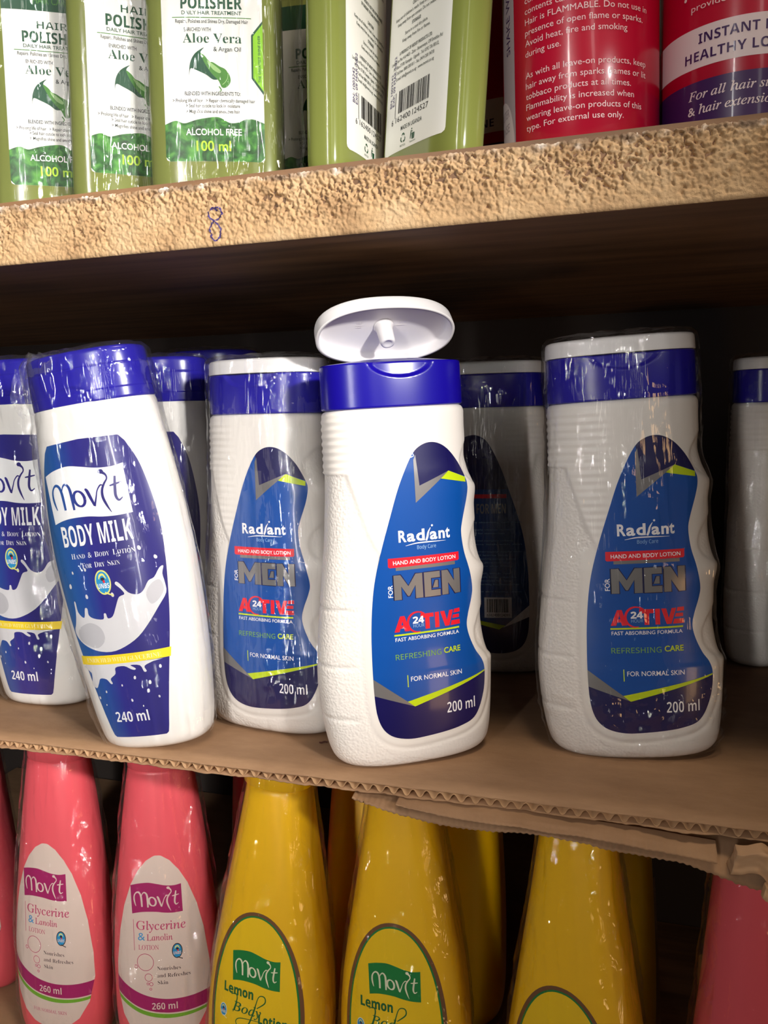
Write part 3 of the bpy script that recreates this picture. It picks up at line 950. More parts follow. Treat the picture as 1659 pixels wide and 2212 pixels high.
def rad_front(fnsurf, parent):
    cv = Canvas()
    cv.poly(RLAB, M_rblue, 0)
    a, ap, pk, r1, r2, ll = (3.0, 140.5), (2.9, 124.6), (19.9, 138.0), (31.5, 133.6), (31.5, 131.6), (15.8, 134.7)
    inn = (5.1, 132.3)
    poly = [tuple(p) for p in RLAB]
    # navy crown above the chevron, silver V and lime tick
    navy = [p for p in poly]
    top = clip_poly(navy, [line_keep((inn[0] - 1.7, 145), inn)[:2] + tuple(line_keep((inn[0] - 1.7, 145), inn)[2:])])
    cv.poly(clip_poly(poly, [line_keep((3.4, 146.0), inn), line_keep(inn, pk)]), M_rnavy, 1)
    right = clip_poly(poly, [line_keep(pk, r1), (pk[0], 0, 1, 0)])
    # navy region to the right of the peak replaces what the steeper line keeps there
    cv.poly(clip_poly(poly, [line_keep(inn, pk), (pk[0], 0, 1, 0), (-pk[0], 0, 1, 0)]), M_rnavy, 1)
    cv.poly(right, M_rnavy, 2)
    cv.poly([pk, ll, (29.1, 131.9), (29.0, 134.2)], M_lime, 3)
    cv.poly([(2.85, 144.2), ap, (ll[0], ll[1]), pk, inn, (3.9, 146.4)], M_foil, 2)
    # logo word with the leaning i
    hc = 5.0
    cv.text('R', -6.2, -2.4, 107.3, hc, M_wht, 'sans', 0.030)
    cv.text('a', -2.2, 1.7, 107.3, hc, M_wht, 'sans', 0.030)
    cv.text('d', 2.2, 6.3, 107.3, hc, M_wht, 'sans', 0.030)
    cv.stroke([(6.9, 106.9), (7.6, 108.6), (8.1, 110.6), (9.3, 112.7)], [0.9, 1.0, 0.8, 0.25], M_wht)
    cv.ell(10.1, 113.6, 0.5, 0.5, M_wht, n=14)
    cv.text('a', 8.8, 12.5, 107.3, hc, M_wht, 'sans', 0.030)
    cv.text('n', 13.1, 16.3, 107.3, hc, M_wht, 'sans', 0.030)
    cv.text('t', 16.6, 18.9, 107.3, 5.2, M_wht, 'sans', 0.030)
    cv.stroke([(-3.0, 105.3), (2, 106.1), (8, 106.2), (16.6, 106.0)], [0.15, 0.5, 0.55, 0.1], M_wht)
    cv.text('Body Care', 2.4, 11.6, 103.3, 1.7, M_pale, 'thin')
    cv.poly([(-11.7, 100.1), (23, 99.9), (23, 96.5), (22.4, 95.9), (-11.2, 95.7), (-11.8, 96.3)], M_red, 1)
    cv.text('HAND AND BODY LOTION', -9.4, 21.2, 96.95, 1.75, M_wht, 'sans', 0.012)
    cv.rect(-8.3, 94.2, 20.8, 95.75, M_foil, 1)
    # MEN in foil with a dark outline
    z0, z1 = 80.6, 92.1
    Mp = [(-9.6, z0), (-9.6, z1), (-6.4, z1), (-2.8, 86.6), (0.9, z1), (4.1, z1), (4.1, z0), (0.6, z0), (0.6, 86.8), (-2.4, 82.0), (-3.2, 82.0), (-6.2, 86.8), (-6.2, z0)]
    Ep = [(4.9, z0), (4.9, z1), (12.7, z1), (12.7, 89.2), (8.2, 89.2), (8.2, 83.5), (12.7, 83.5), (12.7, z0)]
    Eq = [(9.0, 84.6), (10.3, 88.0), (11.6, 88.0), (11.6, 84.6)]
    Np = [(13.6, z0), (13.6, z1), (16.6, z1), (19.8, 86.6), (19.8, z1), (22.9, z1), (22.9, z0), (20.2, z0), (16.7, 86.2), (16.7, z0)]
    for p in (Mp, Ep, Np, Eq):
        cv.stroke(p + [p[0], p[1]], 1.0, M_outl, 1, smooth=False)
        cv.poly(p, M_foil, 2)
    cv.text('FOR', -10.3, None, 82.0, 2.1, M_wht, 'sans', 0.01, rot=math.pi / 2)
    # ACTIVE with the 24 hour roundel
    zb, zt = 65.6, 72.9
    cv.poly([(-10.6, zb), (-7.6, zt), (-5.5, zt), (-3.2, zb), (-5.6, zb), (-6.0, 67.1), (-7.7, 67.1), (-8.2, zb)], M_red, 2, ([(-7.2, 68.6), (-6.2, 68.6), (-6.6, 70.6)],))
    arc = [(0.6 + 4.6 * math.cos(t), 69.4 + 4.7 * math.sin(t)) for t in np.linspace(math.radians(58), math.radians(285), 24)]
    cv.stroke(arc, [0.35 + 0.75 * math.sin(math.pi * i / 23) for i in range(24)], M_red, 3, smooth=False)
    cv.poly([(2.2, 74.4), (4.3, 73.2), (2.6, 71.9)], M_red, 3)
    cv.text('24', -1.7, 3.8, 68.8, 3.1, M_wht, 'bold', 0.02, layer=4)
    cv.text('HOUR', -1.5, 3.8, 66.9, 1.5, M_pale, 'thin', layer=4)
    cv.poly([(2.2, zt), (8.6, zt), (8.6, 71.0), (6.5, 71.0), (6.5, zb), (4.4, zb), (4.4, 71.0), (2.2, 71.0)], M_red, 1)
    cv.rect(9.2, zb, 11.3, zt, M_red, 1)
    cv.poly([(11.9, zt), (14.1, zt), (15.2, 68.4), (16.6, zt), (18.6, zt), (16.3, zb), (14.2, zb)], M_red, 1)
    cv.poly([(19.2, zt + 0.2), (22.1, zt + 0.3), (22.1, 71.4), (18.7, 71.3)], M_red, 1)
    cv.poly([(18.4, 70.4), (21.6, 70.4), (21.6, 68.8), (17.9, 68.8)], M_red, 1)
    cv.poly([(17.6, 67.8), (21.9, 67.8), (21.9, zb), (16.9, zb)], M_red, 1)
    cv.rect(-10.8, 63.7, 21.4, 64.5, M_lime, 1)
    cv.text('FAST ABSORBING FORMULA', -10.4, 21.1, 61.2, 1.65, M_wht, 'sans', 0.008)
    cv.text('REFRESHING', -10.8, 11.4, 52.6, 2.55, M_olive, 'thin')
    cv.text('CARE', 12.8, 21.3, 52.9, 2.55, M_lime, 'sans', 0.02)
    cv.rect(-5.85, 39.2, -5.45, 44.9, M_lime, 1)
    cv.text('FOR NORMAL SKIN', -4.2, 21.3, 41.7, 2.2, M_wht, 'sans', 0.006)
    # lower chevron
    L1 = clip_poly(poly, [line_keep((-3.0, 29.6), (-30, 39.9)), (-3.0, 0, -1, 0)])
    L2 = clip_poly(poly, [line_keep((40, 41.2), (-3.0, 29.6)), (-3.0, 0, 1, 0)])
    cv.poly(L1, M_rnavy, 1); cv.poly(L2, M_rnavy, 1)
    cv.poly(clip_poly(poly, [line_keep((-30, 39.9), (-3.0, 29.6)), line_keep((-6.3, 32.3), (-30, 51.2))]), M_foil, 2)
    cv.poly([(-6.3, 32.3), (-3.0, 29.5), (34.3, 39.9), (34.3, 40.6)], M_lime, 3)
    cv.text('200 ml', 12.9, 27.8, 23.8, 5.2, M_wht, 'bold', -0.012)
    return cv.build('front_label', fnsurf, parent)


def rad_back(fnsurf, parent):
    """rear label, drawn as seen from behind"""
    cv = Canvas()
    poly = [(-x, z) for x, z in RLAB][::-1]
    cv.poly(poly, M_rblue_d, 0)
    cv.poly(clip_poly(poly, [line_keep((-30, 118), (30, 118))]), M_rnavy, 1)
    cv.rect(-12, 112.5, 8.5, 115, M_red, 2)
    cv.text('FOR MEN', -10, 8, 103, 6, M_foil, 'bold')
    rng = random.Random(5)
    words = 'with vitamin complex moisturizes softens normal skin fast absorbing leaves feeling fresh all day long care lotion for men active apply generously after bath'.split()
    z = 97
    while z > 52:
        t = ' '.join(rng.choice(words) for _ in range(4))
        if rng.random() < 0.8: cv.text(t, -17, -17 + rng.uniform(24, 35), z, 1.0, M_pale, 'sans')
        z -= 2.3
    cv.rect(-6, 37, 11, 50, M_wht, 2)
    barcode(cv, -4.5, 40.5, 14, 8.5, M_black, 3)
    cv.text('6162400124091', -4.5, 9.5, 37.9, 1.7, M_black, 'sans', layer=3)
    cv.poly(clip_poly(poly, [line_keep((3, 29.6), (-40, 40.5)), (3, 0, -1, 0)]), M_rnavy, 1)
    cv.poly(clip_poly(poly, [line_keep((30, 41.0), (3, 29.6)), (3, 0, 1, 0)]), M_rnavy, 1)
    cv.poly(clip_poly(poly, [line_keep((3, 29.6), (30, 41.0)), line_keep((30, 52), (7, 32)), (3, 0, 1, 0)]), M_wht, 2)
    cv.poly([(7, 32), (3, 29.5), (-33, 38.9), (-33, 39.8)], M_lime, 3)
    return cv.build('back_label', fnsurf, parent)


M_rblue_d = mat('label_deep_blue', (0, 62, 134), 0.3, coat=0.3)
zr = np.unique(np.concatenate([np.arange(0, 8, 0.6), np.arange(8, 166, 0.85), np.arange(166, 168.61, 0.5)]))
X, Y, Z = skin(RAD, zr, 190, rad_disp)
V, F = rows_mesh(X, Y, Z)
b6 = thing('lotion_bottle', 'open white lotion bottle with blue label, flip lid raised, no wrapping, in front', 'bottle', (-0.1031, 0.0413, ZC), 32, -2.2, group='white lotion bottles with blue labels')
body = mesh_obj('body', V, F, M_white, b6)
pm = []
for (x, y, z) in V:
    x, z = x * 1000, z * 1000
    if z > 168: pm.append(0.0); continue
    xb = float(np.interp(z, [0, 8, 20, 60, 99, 104, 112, 124, 135, 139, 139.5, 140], [10, -14, -23.5, -25, -22, -16, -19.5, -23, -26, -27, -60, -60]))
    p = min(max((xb - x) / 2.0, 0), 1)
    for z0, z1, w in ((130, 152, 7.5), (91, 114, 8.5), (46, 72, 9)):
        if z0 < z < z1:
            t = (z - z0) / (z1 - z0)
            p = max(p, min(max((x - (float(RAD.par(z)[1]) - w * math.sin(math.pi * t ** 0.8) ** 0.8)) / 1.5, 0), 1) * 0.45)
    if z < 9: p = max(p, 0.35)
    pm.append(p)
at = body.data.attributes.new('pebble', 'FLOAT', 'POINT'); at.data.foreach_set('value', pm)
CAPR = Surf(cap_rows(33.6, 19.2, 2.35, 168.3, 188.8))


def cap_disp(X, Y, Z):
    e = np.sqrt((X / 15.5) ** 2 + ((Z - 189.5) / 8.0) ** 2)
    return np.where(Y < 0, -1.5 * np.clip((1.0 - e) / 0.12, 0, 1) * (0.75 + 0.25 * np.clip((Z - 181) / 8, 0, 1)), 0)


zc = np.unique(np.concatenate([[168.3, 168.5, 168.8], np.arange(169.3, 188, 0.5), [188.0, 188.4, 188.6, 188.8]]))
X, Y, Z = skin(CAPR, zc, 180, cap_disp)
X = np.vstack([X, X[-1] * 0.8, X[-1] * 0.45]); Y = np.vstack([Y, Y[-1] * 0.8, Y[-1] * 0.45]); Z = np.vstack([Z, Z[-1] + 0.6, Z[-1] + 1.8])
V, F = rows_mesh(X, Y, Z)
mesh_obj('cap', V, F, M_cap, b6)
rad_label = rad_front(lambda x, z, off: RAD.fpt(x, z, off), b6)
lid = build_lid('flip_lid', 33.6, 19.2, 2.3, 8.0, b6, M_lid, dz=190.2, dy=-0.3, angle=37, marks=True)
X, Y, Z = skin(Surf([(0, 9, 9, 1.0, 2.5, 0), (2.2, 9, 9, 0.8, 2.5, 0)]), [0, 2.2], 24)
V, F = rows_mesh(X, Y + 18.6, Z + 188.4); mesh_obj('hinge', V, F, M_lid, b6)

# closed and wrapped bottles share the body, cap and label meshes
b5 = thing('lotion_bottle', 'wrapped white lotion bottle with blue label just left of the open one', 'bottle', (-0.1830, 0.0610, ZC), -7, 0.0, 0, 0.99, group='white lotion bottles with blue labels')
for src in [c for c in b6.children if c.name.split('.')[0] in ('body', 'cap', 'front_label')]:
    c = src.copy(); COL.objects.link(c); c.parent = b5
build_lid('flip_lid', 33.6, 19.2, 2.3, 7.4, b5, M_lid, dz=188.9, dy=0, peg=False)
RADF = Surf([tuple(r) for r in np.column_stack([RAD.z, RAD.A])[:-2]] + [(168.5, 34.2, 34.2, 19.6, 2.4, 0), (192, 33.8, 33.8, 19.4, 2.35, 0), (196.2, 33.2, 33.2, 18.8, 2.35, 0), (197.3, 31.6, 31.6, 17.2, 2.35, 0)])


def crum5(a, z):
    # slack folds: puffed out over the shoulder, pinched at the lower left corner
    w = 0
    if z > 100: w += 1.2 * max(0, noise.noise(Vector((math.cos(a) * 2.5, math.sin(a) * 2.5, z * 0.03))) + 0.2)
    if z < 45 and math.sin(a) > 0 and math.cos(a) < 0.3: w += 1.6 * max(0, noise.noise(Vector((math.cos(a) * 7, z * 0.16, 3))) + 0.15)
    return w


b8 = dup(b5, 'wrapped white lotion bottle with blue label standing alone on the right', (0.0020, 0.0740, ZC), 8, -3.0, 0, 1.01)
b9 = dup(b5, 'shadowed wrapped lotion bottle behind at the far right, only its left part in frame', (0.0860, 0.252, ZC), 66, -1.0, 0, 1.0)
film('wrap_film', RADF, 1.0, 197.2, b5, 1, 0.9, 0.8, M_film, crumple=crum5)


def crum8(a, z):
    w = 0
    if z < 34 and math.sin(a) > 0: w += 2.2 * max(0, noise.noise(Vector((math.cos(a) * 8, z * 0.2, 9))) + 0.1)
    return w


M_film8 = film_mat('streaky_wrap_film', (130, 130, 5), 0.28, 0.006, 0.05, 5.0, (110, 110, 9), 0.5)
film('wrap_film', RADF, 1.0, 197.2, b8, 2, 0.9, 0.9, M_film8, crumple=crum8, freq=14)
film('wrap_film', RADF, 1.0, 197.2, b9, 3, 0.9, 0.9, M_film8, freq=14)
b7 = thing('lotion_bottle', 'dim wrapped lotion bottle turned to its back label behind the open one', 'bottle', (-0.0850, 0.186, ZC), 180 + 8, -0.5, group='white lotion bottles with blue labels')
for src in [c for c in b5.children if c.name.split('.')[0] in ('body', 'cap', 'flip_lid')]:
    c = src.copy(); COL.objects.link(c); c.parent = b7


def rear(x, z, off):
    P = RAD.fpt(-x, z, off); P[:, 1] *= -1
    return P


rad_back(rear, b7)
film('wrap_film', RADF, 1.0, 197.2, b7, 4, 0.9, 0.9, M_film8, freq=12)
# ------------------------------------------------------------------ body milk bottles (glossy white, shield label)
MLK = Surf([(0, 22, 22, 12, 2.3, 0), (0.8, 25.5, 25.5, 15, 2.3, 0), (3, 28, 28, 17.4, 2.3, 0), (8, 29.8, 29.8, 18.8, 2.3, 0), (30, 33.2, 33.2, 20.4, 2.3, 0), (50, 35.2, 35.2, 21, 2.3, 0), (75, 36.6, 36.6, 21.4, 2.3, 0), (95, 37, 37, 21.5, 2.3, 0),
            (115, 36.4, 36.4, 21.3, 2.3, 0), (135, 35.2, 35.2, 21, 2.25, 0), (155, 33.4, 33.4, 20.6, 2.2, 0), (168, 32, 32, 20.2, 2.2, 0), (173.5, 31.4, 31.4, 20, 2.2, 0), (175, 30.6, 30.6, 19.4, 2.2, 0)])
MCAP = Surf([(174.6, 30.8, 30.8, 19.4, 2.2, 0), (175.2, 31.4, 31.4, 20, 2.2, 0), (191, 30.9, 30.9, 19.6, 2.2, 0), (191.3, 30.6, 30.6, 19.3, 2.2, 0), (191.7, 30.8, 30.8, 19.5, 2.2, 0), (198, 30.4, 30.4, 19.2, 2.2, 0), (199.4, 29.6, 29.6, 18.4, 2.2, 0), (200, 27.5, 27.5, 16.6, 2.2, 0)])
zr = np.unique(np.concatenate([np.linspace(0, 8, 14), np.arange(8, 175.1, 2.5), [174.3, 174.7, 175]]))
m2 = thing('body_milk_bottle', 'leaning wrapped white bottle with shield label and blue cap, in front at left', 'bottle', (-0.2340, 0.0245, ZC), 4, -8.0, group='body milk bottles at the left')
X, Y, Z = skin(MLK, zr, 120); V, F = rows_mesh(X, Y, Z); mesh_obj('body', V, F, M_milk, m2)
zc = [174.6, 174.9, 175.2, 176, 180, 185, 190.6, 191, 191.15, 191.3, 191.5, 191.7, 192.2, 195, 197, 198, 198.7, 199.1, 199.4, 199.8, 200]


def mcap_disp(X, Y, Z):
    e = np.sqrt((X / 11) ** 2 + ((Z - 174) / 9.5) ** 2)
    return np.where(Y < 0, -0.7 * np.clip((1.0 - e) / 0.12, 0, 1), 0)


zc = np.unique(np.concatenate([zc, np.arange(175.2, 190, 0.6)]))
X, Y, Z = skin(MCAP, zc, 140, mcap_disp); V, F = rows_mesh(X, Y, Z); mesh_obj('cap', V, F, M_cap, m2)
MLAB = [(-19.5, 157.6), (0, 158.6), (19.5, 157.8)] + crom([(22, 154.5), (26.6, 142), (30, 120), (30.3, 100), (28.4, 78), (25.8, 60), (20.8, 35), (16.2, 13)], 6) + [(15.2, 9.4), (14, 8.4), (-14, 8.4), (-15.2, 9.4)] + crom([(-16.2, 13), (-20.8, 35), (-25.8, 60), (-28.4, 78), (-30.3, 100), (-30, 120), (-26.6, 142), (-22, 154.5)], 6)
M_mblue = mat('milk_label_blue', (34, 28, 128), 0.3, coat=0.3)
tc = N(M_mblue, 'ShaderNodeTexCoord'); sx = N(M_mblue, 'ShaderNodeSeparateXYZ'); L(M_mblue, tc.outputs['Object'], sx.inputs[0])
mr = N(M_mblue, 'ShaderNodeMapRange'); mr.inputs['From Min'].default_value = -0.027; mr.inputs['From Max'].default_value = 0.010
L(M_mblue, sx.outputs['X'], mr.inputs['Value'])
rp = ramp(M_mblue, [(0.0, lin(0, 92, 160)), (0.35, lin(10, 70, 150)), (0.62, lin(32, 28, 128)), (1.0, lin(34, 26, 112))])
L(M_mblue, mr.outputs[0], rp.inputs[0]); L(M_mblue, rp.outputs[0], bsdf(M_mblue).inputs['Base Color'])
M_mwht = mat('milk_label_white', (240, 240, 240), 0.35)
M_splash = mat('milk_splash_print', (214, 212, 214), 0.35)
M_splash2 = mat('milk_splash_fold', (188, 186, 190), 0.35)
M_band = mat('milk_label_yellow_band', (246, 214, 24), 0.35)
M_bandt = mat('milk_label_band_text', (250, 238, 170), 0.4)
cv = Canvas()
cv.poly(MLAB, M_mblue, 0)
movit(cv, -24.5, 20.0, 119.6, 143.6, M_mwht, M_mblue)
cv.text('BODY MILK', -20.2, 18.6, 107.6, 10.2, M_mwht, 'bold', 0.0)
def smallcaps(words, x0, x1, y, h):
    W = [glyphs(t, 'serif', 0)[0][:, 0].max() * (1.0 if big else 0.8) for t, big in words]
    gap = [0.55 if (big and i) else 0.10 for i, (t, big) in enumerate(words)]
    tot = sum(W) + sum(gap); x = x0
    for (t, big), w_, g_ in zip(words, W, gap):
        q = (x1 - x0) * w_ / tot; x += (x1 - x0) * g_ / tot
        cv.text(t, x, x + q, y, h * (1.0 if big else 0.8), M_mwht, 'serif', -0.016)
        x += q
smallcaps([('H', 1), ('AND', 0), ('&', 1), ('B', 1), ('ODY', 0), ('L', 1), ('OTION', 0)], -17.0, 18.0, 101.4, 2.7)
smallcaps([('F', 1), ('OR', 0), ('D', 1), ('RY', 0), ('S', 1), ('KIN', 0)], -11.5, 9.5, 96.4, 2.7)
badge(cv, -1.4, 88.6, 8.6, 12.4, M_bblue, M_byel, M_mwht)
sp = [(-23.8, 68.6), (-22.0, 74.2), (-21.6, 79.8), (-20.6, 79.6), (-20.2, 74.6), (-16.8, 71.7), (-15.2, 76.4), (-13.6, 76.2), (-13.6, 73.0), (-10.9, 71.1), (-5.5, 70.3), (-4.6, 73.0), (-3.4, 73.0), (-2.8, 70.6), (0.2, 71.5), (3.2, 76.7), (5.5, 80.5), (8.6, 81.6), (7.2, 84.4), (4.8, 87.0), (5.6, 88.2), (7.4, 86.8), (10.6, 82.2), (14.9, 80.6), (18.1, 82.1), (21.1, 86.3), (24.0, 87.6), (26.8, 91.6), (28.6, 92.2), (27.6, 88.6), (27.9, 84), (27.6, 79), (23.7, 73.5), (18.0, 66.4), (11.3, 59.9), (3.2, 55.6), (-4.9, 53.6), (-13.6, 54.7), (-21.0, 58.0), (-25.0, 62.1), (-25.6, 65.4)]
cv.poly(crom(sp, 3, True), M_splash, 1)
cv.poly(crom([(-22, 66), (-14, 69), (-8, 66), (-7, 60), (-12, 56), (-18, 57.4), (-23, 61)], 5, True), M_splash2, 2)
cv.poly(crom([(19, 80), (22, 84.6), (26, 86), (27, 81), (24, 76.5), (20.4, 75)], 5, True), M_splash2, 2)
cv.poly([(-26.0, 47.2), (-25.6, 51.8), (25.0, 52.2), (24.0, 47.6)], M_band, 2)
cv.text('ENRICHED WITH GLYCERINE', -21.5, 20.0, 48.5, 2.2, M_bandt, 'serif', -0.01, layer=3)
cv.poly(crom([(-22.5, 47.3), (-20.6, 43.0), (-20.8, 40.2), (-21.6, 36.6), (-19.2, 34.8), (-17.0, 37.4), (-15.2, 40.0), (-11.4, 39.6), (-9.4, 37.2), (-8.2, 37.4), (-8.8, 39.8), (-5.4, 42.2), (-4.6, 45.4), (0.4, 45.8), (3.6, 44.0), (5.6, 43.4), (6.2, 44.2), (3.8, 46.0), (8.8, 45.4), (10.2, 42.0), (11.6, 42.2), (11.0, 44.8), (15.6, 46.6), (18, 47.3)], 3, True), M_splash, 1)
for x, z, r in ((20.0, 102.8, 1.0), (26.2, 97.2, 0.9), (-10.0, 95.7, 0.8), (-18.1, 94.6, 0.7), (-21.6, 87.8, 1.1), (2.4, 81.9, 1.0), (-12.3, 82.2, 1.0), (-7.5, 66.8, 0.7), (-20.1, 45.0, 0.5), (4.8, 39.4, 0.8), (12.0, 36.2, 0.9), (10.3, 32.0, 0.9), (0.7, 27.9, 0.7), (-18.4, 29.7, 0.7), (-13.2, 33.0, 0.6), (18.5, 43.5, 0.8), (-15, 26, 0.4), (6.0, 24.5, 0.4), (-3, 36, 0.5), (15, 28.4, 0.6)):
    drop(cv, x, z, r, M_splash, 0.3 * math.sin(x))
cv.text('240 ml', -11.0, 7.6, 16.8, 5.4, M_mwht, 'bold', -0.005)
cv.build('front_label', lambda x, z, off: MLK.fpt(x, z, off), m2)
MLKF = Surf([tuple(r) for r in np.column_stack([MLK.z, MLK.A])[:-2]] + [(175, 31.6, 31.6, 20.1, 2.2, 0), (198, 30.8, 30.8, 19.5, 2.2, 0), (200.3, 28.6, 28.6, 17.6, 2.2, 0)])


def crum2(a, z):
    w = 0
    if z > 160: w += 2.4 * max(0, noise.noise(Vector((math.cos(a) * 4, math.sin(a) * 4, z * 0.07))) + 0.1)
    if math.cos(a) < -0.35: w += 1.6 * (0.5 + noise.noise(Vector((z * 0.05, a, 2))))
    if z < 60 and math.sin(a) > 0: w += 1.3 * max(0, noise.noise(Vector((math.cos(a) * 7, z * 0.1, 6))))
    return w


def tall_top(name, parent, seed):
    """ragged gathered end of the film sticking up behind the cap, with one torn corner at the left"""
    V, F = [], []
    n, r = 60, 10
    for i in range(n + 1):
        a = math.radians(100 + 170 * i / n)
        for k in range(r + 1):
            t = k / r
            ca, sa = math.cos(a), math.sin(a)
            nn = noise.noise(Vector((ca * 4, sa * 4, t * 1.5 + seed)))
            n2 = noise.noise(Vector((ca * 9, sa * 9, t * 4 + seed + 4)))
            rad = 1.06 - 0.16 * t + 0.10 * nn * t + 0.04 * n2
            h = 192 + (13.0 + 5 * nn) * t * (0.55 + 0.45 * math.sin(math.pi * i / n)) + 1.2 * n2
            V.append((31.2 * ca * rad * MM, -20.4 * sa * rad * MM, h * MM))
    for i in range(n):
        for k in range(r):
            q = i * (r + 1) + k; F.append((q, q + r + 1, q + r + 2, q + 1))
    b = len(V)
    for i in range(9):
        for k in range(9):
            u, w_ = i / 8, k / 8
            nn = noise.noise(Vector((u * 3, w_ * 3, seed + 9))); n2 = noise.noise(Vector((u * 6, w_ * 6, seed + 2)))
            V.append(((-30.5 - 7.5 * w_ * (1 - abs(2 * u - 1.1) * 0.8) + 1.2 * n2) * MM, (-9 - 4 * w_ + 3.0 * nn) * MM, (196 - 22 * u + 3 * w_ * (0.5 - u) + 2.2 * nn) * MM))
    for i in range(8):
        for k in range(8):
            q = b + i * 9 + k; F.append((q, q + 9, q + 10, q + 1))
    return mesh_obj(name, V, F, M_filmtop, parent)


M_filmtop = film_mat('bunched_wrap_film', (120, 120, 60), 0.5, 0.03, 0.06, 2.0, (130, 130, 90), 0.6)
m1 = dup(m2, 'upright body milk bottle cut by the left photo edge, beside the leaning one', (-0.3330, 0.0620, ZC), 0, -1.0, 0, 1.0)
m3 = dup(m2, 'body milk bottle directly behind the leaning one, its blue cap over its shoulder', (-0.2640, 0.0900, ZC), 0, -1.0, 0, 1.0)
m4 = dup(m2, 'body milk bottle deepest in the row, only its dim blue cap visible', (-0.2690, 0.1600, ZC), 0, 0, 0, 1.045)
film('wrap_film', MLKF, 1.0, 200.2, m2, 11, 1.0, 0.8, M_film, crumple=crum2)
tall_top('film_end', m2, 3)
film('wrap_film', MLKF, 1.0, 200.2, m1, 12, 1.0, 0.8, M_film, crumple=crum2)
film('wrap_film', MLKF, 1.0, 200.2, m3, 13, 1.0, 0.7, M_film)
film('wrap_film', MLKF, 1.0, 200.2, m4, 14, 1.0, 0.7, M_film)
# ------------------------------------------------------------------ green hair treatment bottles on the upper board
M_green = plastic('green_bottle_plastic', (142, 152, 76), 0.16)
bsdf(M_green).inputs['Transmission Weight'].default_value = 0.25
M_gcap = mat('dark_green_cap', (24, 92, 52), 0.3)
GRN = Surf([(0, 27, 27, 8.5, 3, 0), (1, 29.5, 29.5, 10, 3, 0), (3, 31, 31, 10.8, 3.2, 0), (8, 31.6, 31.6, 11.2, 3.3, 0), (110, 31.6, 31.6, 11.2, 3.3, 0), (120, 30.4, 30.4, 11.2, 3.0, 0), (130, 24, 24, 11, 2.6, 0), (136, 14, 14, 11, 2.1, 0), (140, 11.5, 11.5, 11, 2, 0), (146, 11.5, 11.5, 11, 2, 0)])
GCAP = Surf([(146, 13, 13, 12.5, 2, 0), (146.5, 13.5, 13.5, 13, 2, 0), (166, 13, 13, 12.6, 2, 0), (167, 11.5, 11.5, 11, 2, 0)])
ZT = ZB1 + 0.0002
g3 = thing('hair_treatment_bottle', 'green bottle with white aloe label, third from left on the upper board', 'bottle', (-0.1935, 0.0370, ZT), 20, 0.8, 0, 1.0, group='green hair treatment bottles')
X, Y, Z = skin(GRN, [0, .3, .6, 1, 2, 3, 5, 8] + list(range(14, 111, 8)) + list(range(110, 147, 2)), 96); V, F = rows_mesh(X, Y, Z); mesh_obj('body', V, F, M_green, g3)
X, Y, Z = skin(GCAP, [146, 146.2, 146.5, 150, 158, 166, 166.5, 167], 64); V, F = rows_mesh(X, Y, Z); mesh_obj('cap', V, F, M_gcap, g3)
M_gwht = mat('green_bottle_label_white', (240, 240, 234), 0.35)
M_gdk = mat('label_dark_green', (20, 78, 48), 0.4)
M_gleaf = mat('label_leaf_green', (48, 118, 34), 0.4)
tc = N(M_gleaf, 'ShaderNodeTexCoord'); nz = N(M_gleaf, 'ShaderNodeTexNoise', Scale=130.0, Detail=5.0, Distortion=1.5); L(M_gleaf, tc.outputs['Object'], nz.inputs['Vector'])
rp = ramp(M_gleaf, [(0.32, lin(20, 58, 18)), (0.5, lin(44, 110, 34)), (0.68, lin(84, 158, 54))]); L(M_gleaf, nz.outputs['Fac'], rp.inputs[0]); L(M_gleaf, rp.outputs[0], bsdf(M_gleaf).inputs['Base Color'])
M_galoe = mat('label_aloe_green', (70, 132, 44), 0.4)
M_galoe2 = mat('label_aloe_pale', (150, 190, 120), 0.4)
M_glime = mat('label_green_lime', (140, 206, 22), 0.4)
M_gtxt = mat('label_grey_green_print', (56, 66, 60), 0.5)
M_gml = mat('label_yellow_green_print', (176, 220, 40), 0.4)
GW = 23.0
cv = Canvas()
_tx = cv.text
cv.text = lambda t, x0, x1, *a, **k: _tx(t, x0 if x1 is None else x0 * 0.92, None if x1 is None else x1 * 0.92, *a, **k)
rr = 2.0
lab = [(-GW + rr, 14.5), (GW - rr, 14.5), (GW - 0.4, 15.2), (GW, 16.5), (GW, 108), (-GW, 108), (-GW, 16.5), (-GW + 0.4, 15.2)]
cv.poly(lab, M_gwht, 0)
cv.rect(-GW, 96.2, GW, 108, M_gdk, 1)
cv.text('HAIR CARE', -9, 9, 99.5, 3.0, M_galoe, 'sans', layer=2)
cv.text('HAIR', -7.6, 7.6, 88.0, 3.4, M_gdk, 'bold', -0.012)
cv.text('POLISHER', -15.2, 15.2, 81.6, 5.0, M_gdk, 'bold', 0.01)
cv.text('DAILY HAIR TREATMENT', -14.8, 14.8, 79.0, 1.6, M_gdk, 'sans', 0.01)
cv.rect(-18, 77.6, 18, 77.95, M_galoe, 1)
cv.text('Repairs, Polishes and Shines Dry, Damaged Hair', -18, 18, 75.4, 1.6, M_gtxt, 'sans', 0.012)
cv.text('ENRICHED WITH', -14, -0.5, 71.8, 1.6, M_gtxt, 'sans', 0.01)
cv.text('Aloe Vera', -14.6, 14.6, 66.8, 4.1, M_gdk, 'serif', -0.004)
cv.text('& Argan Oil', 0.5, 14.2, 63.2, 1.9, M_gtxt, 'sans', 0.012)
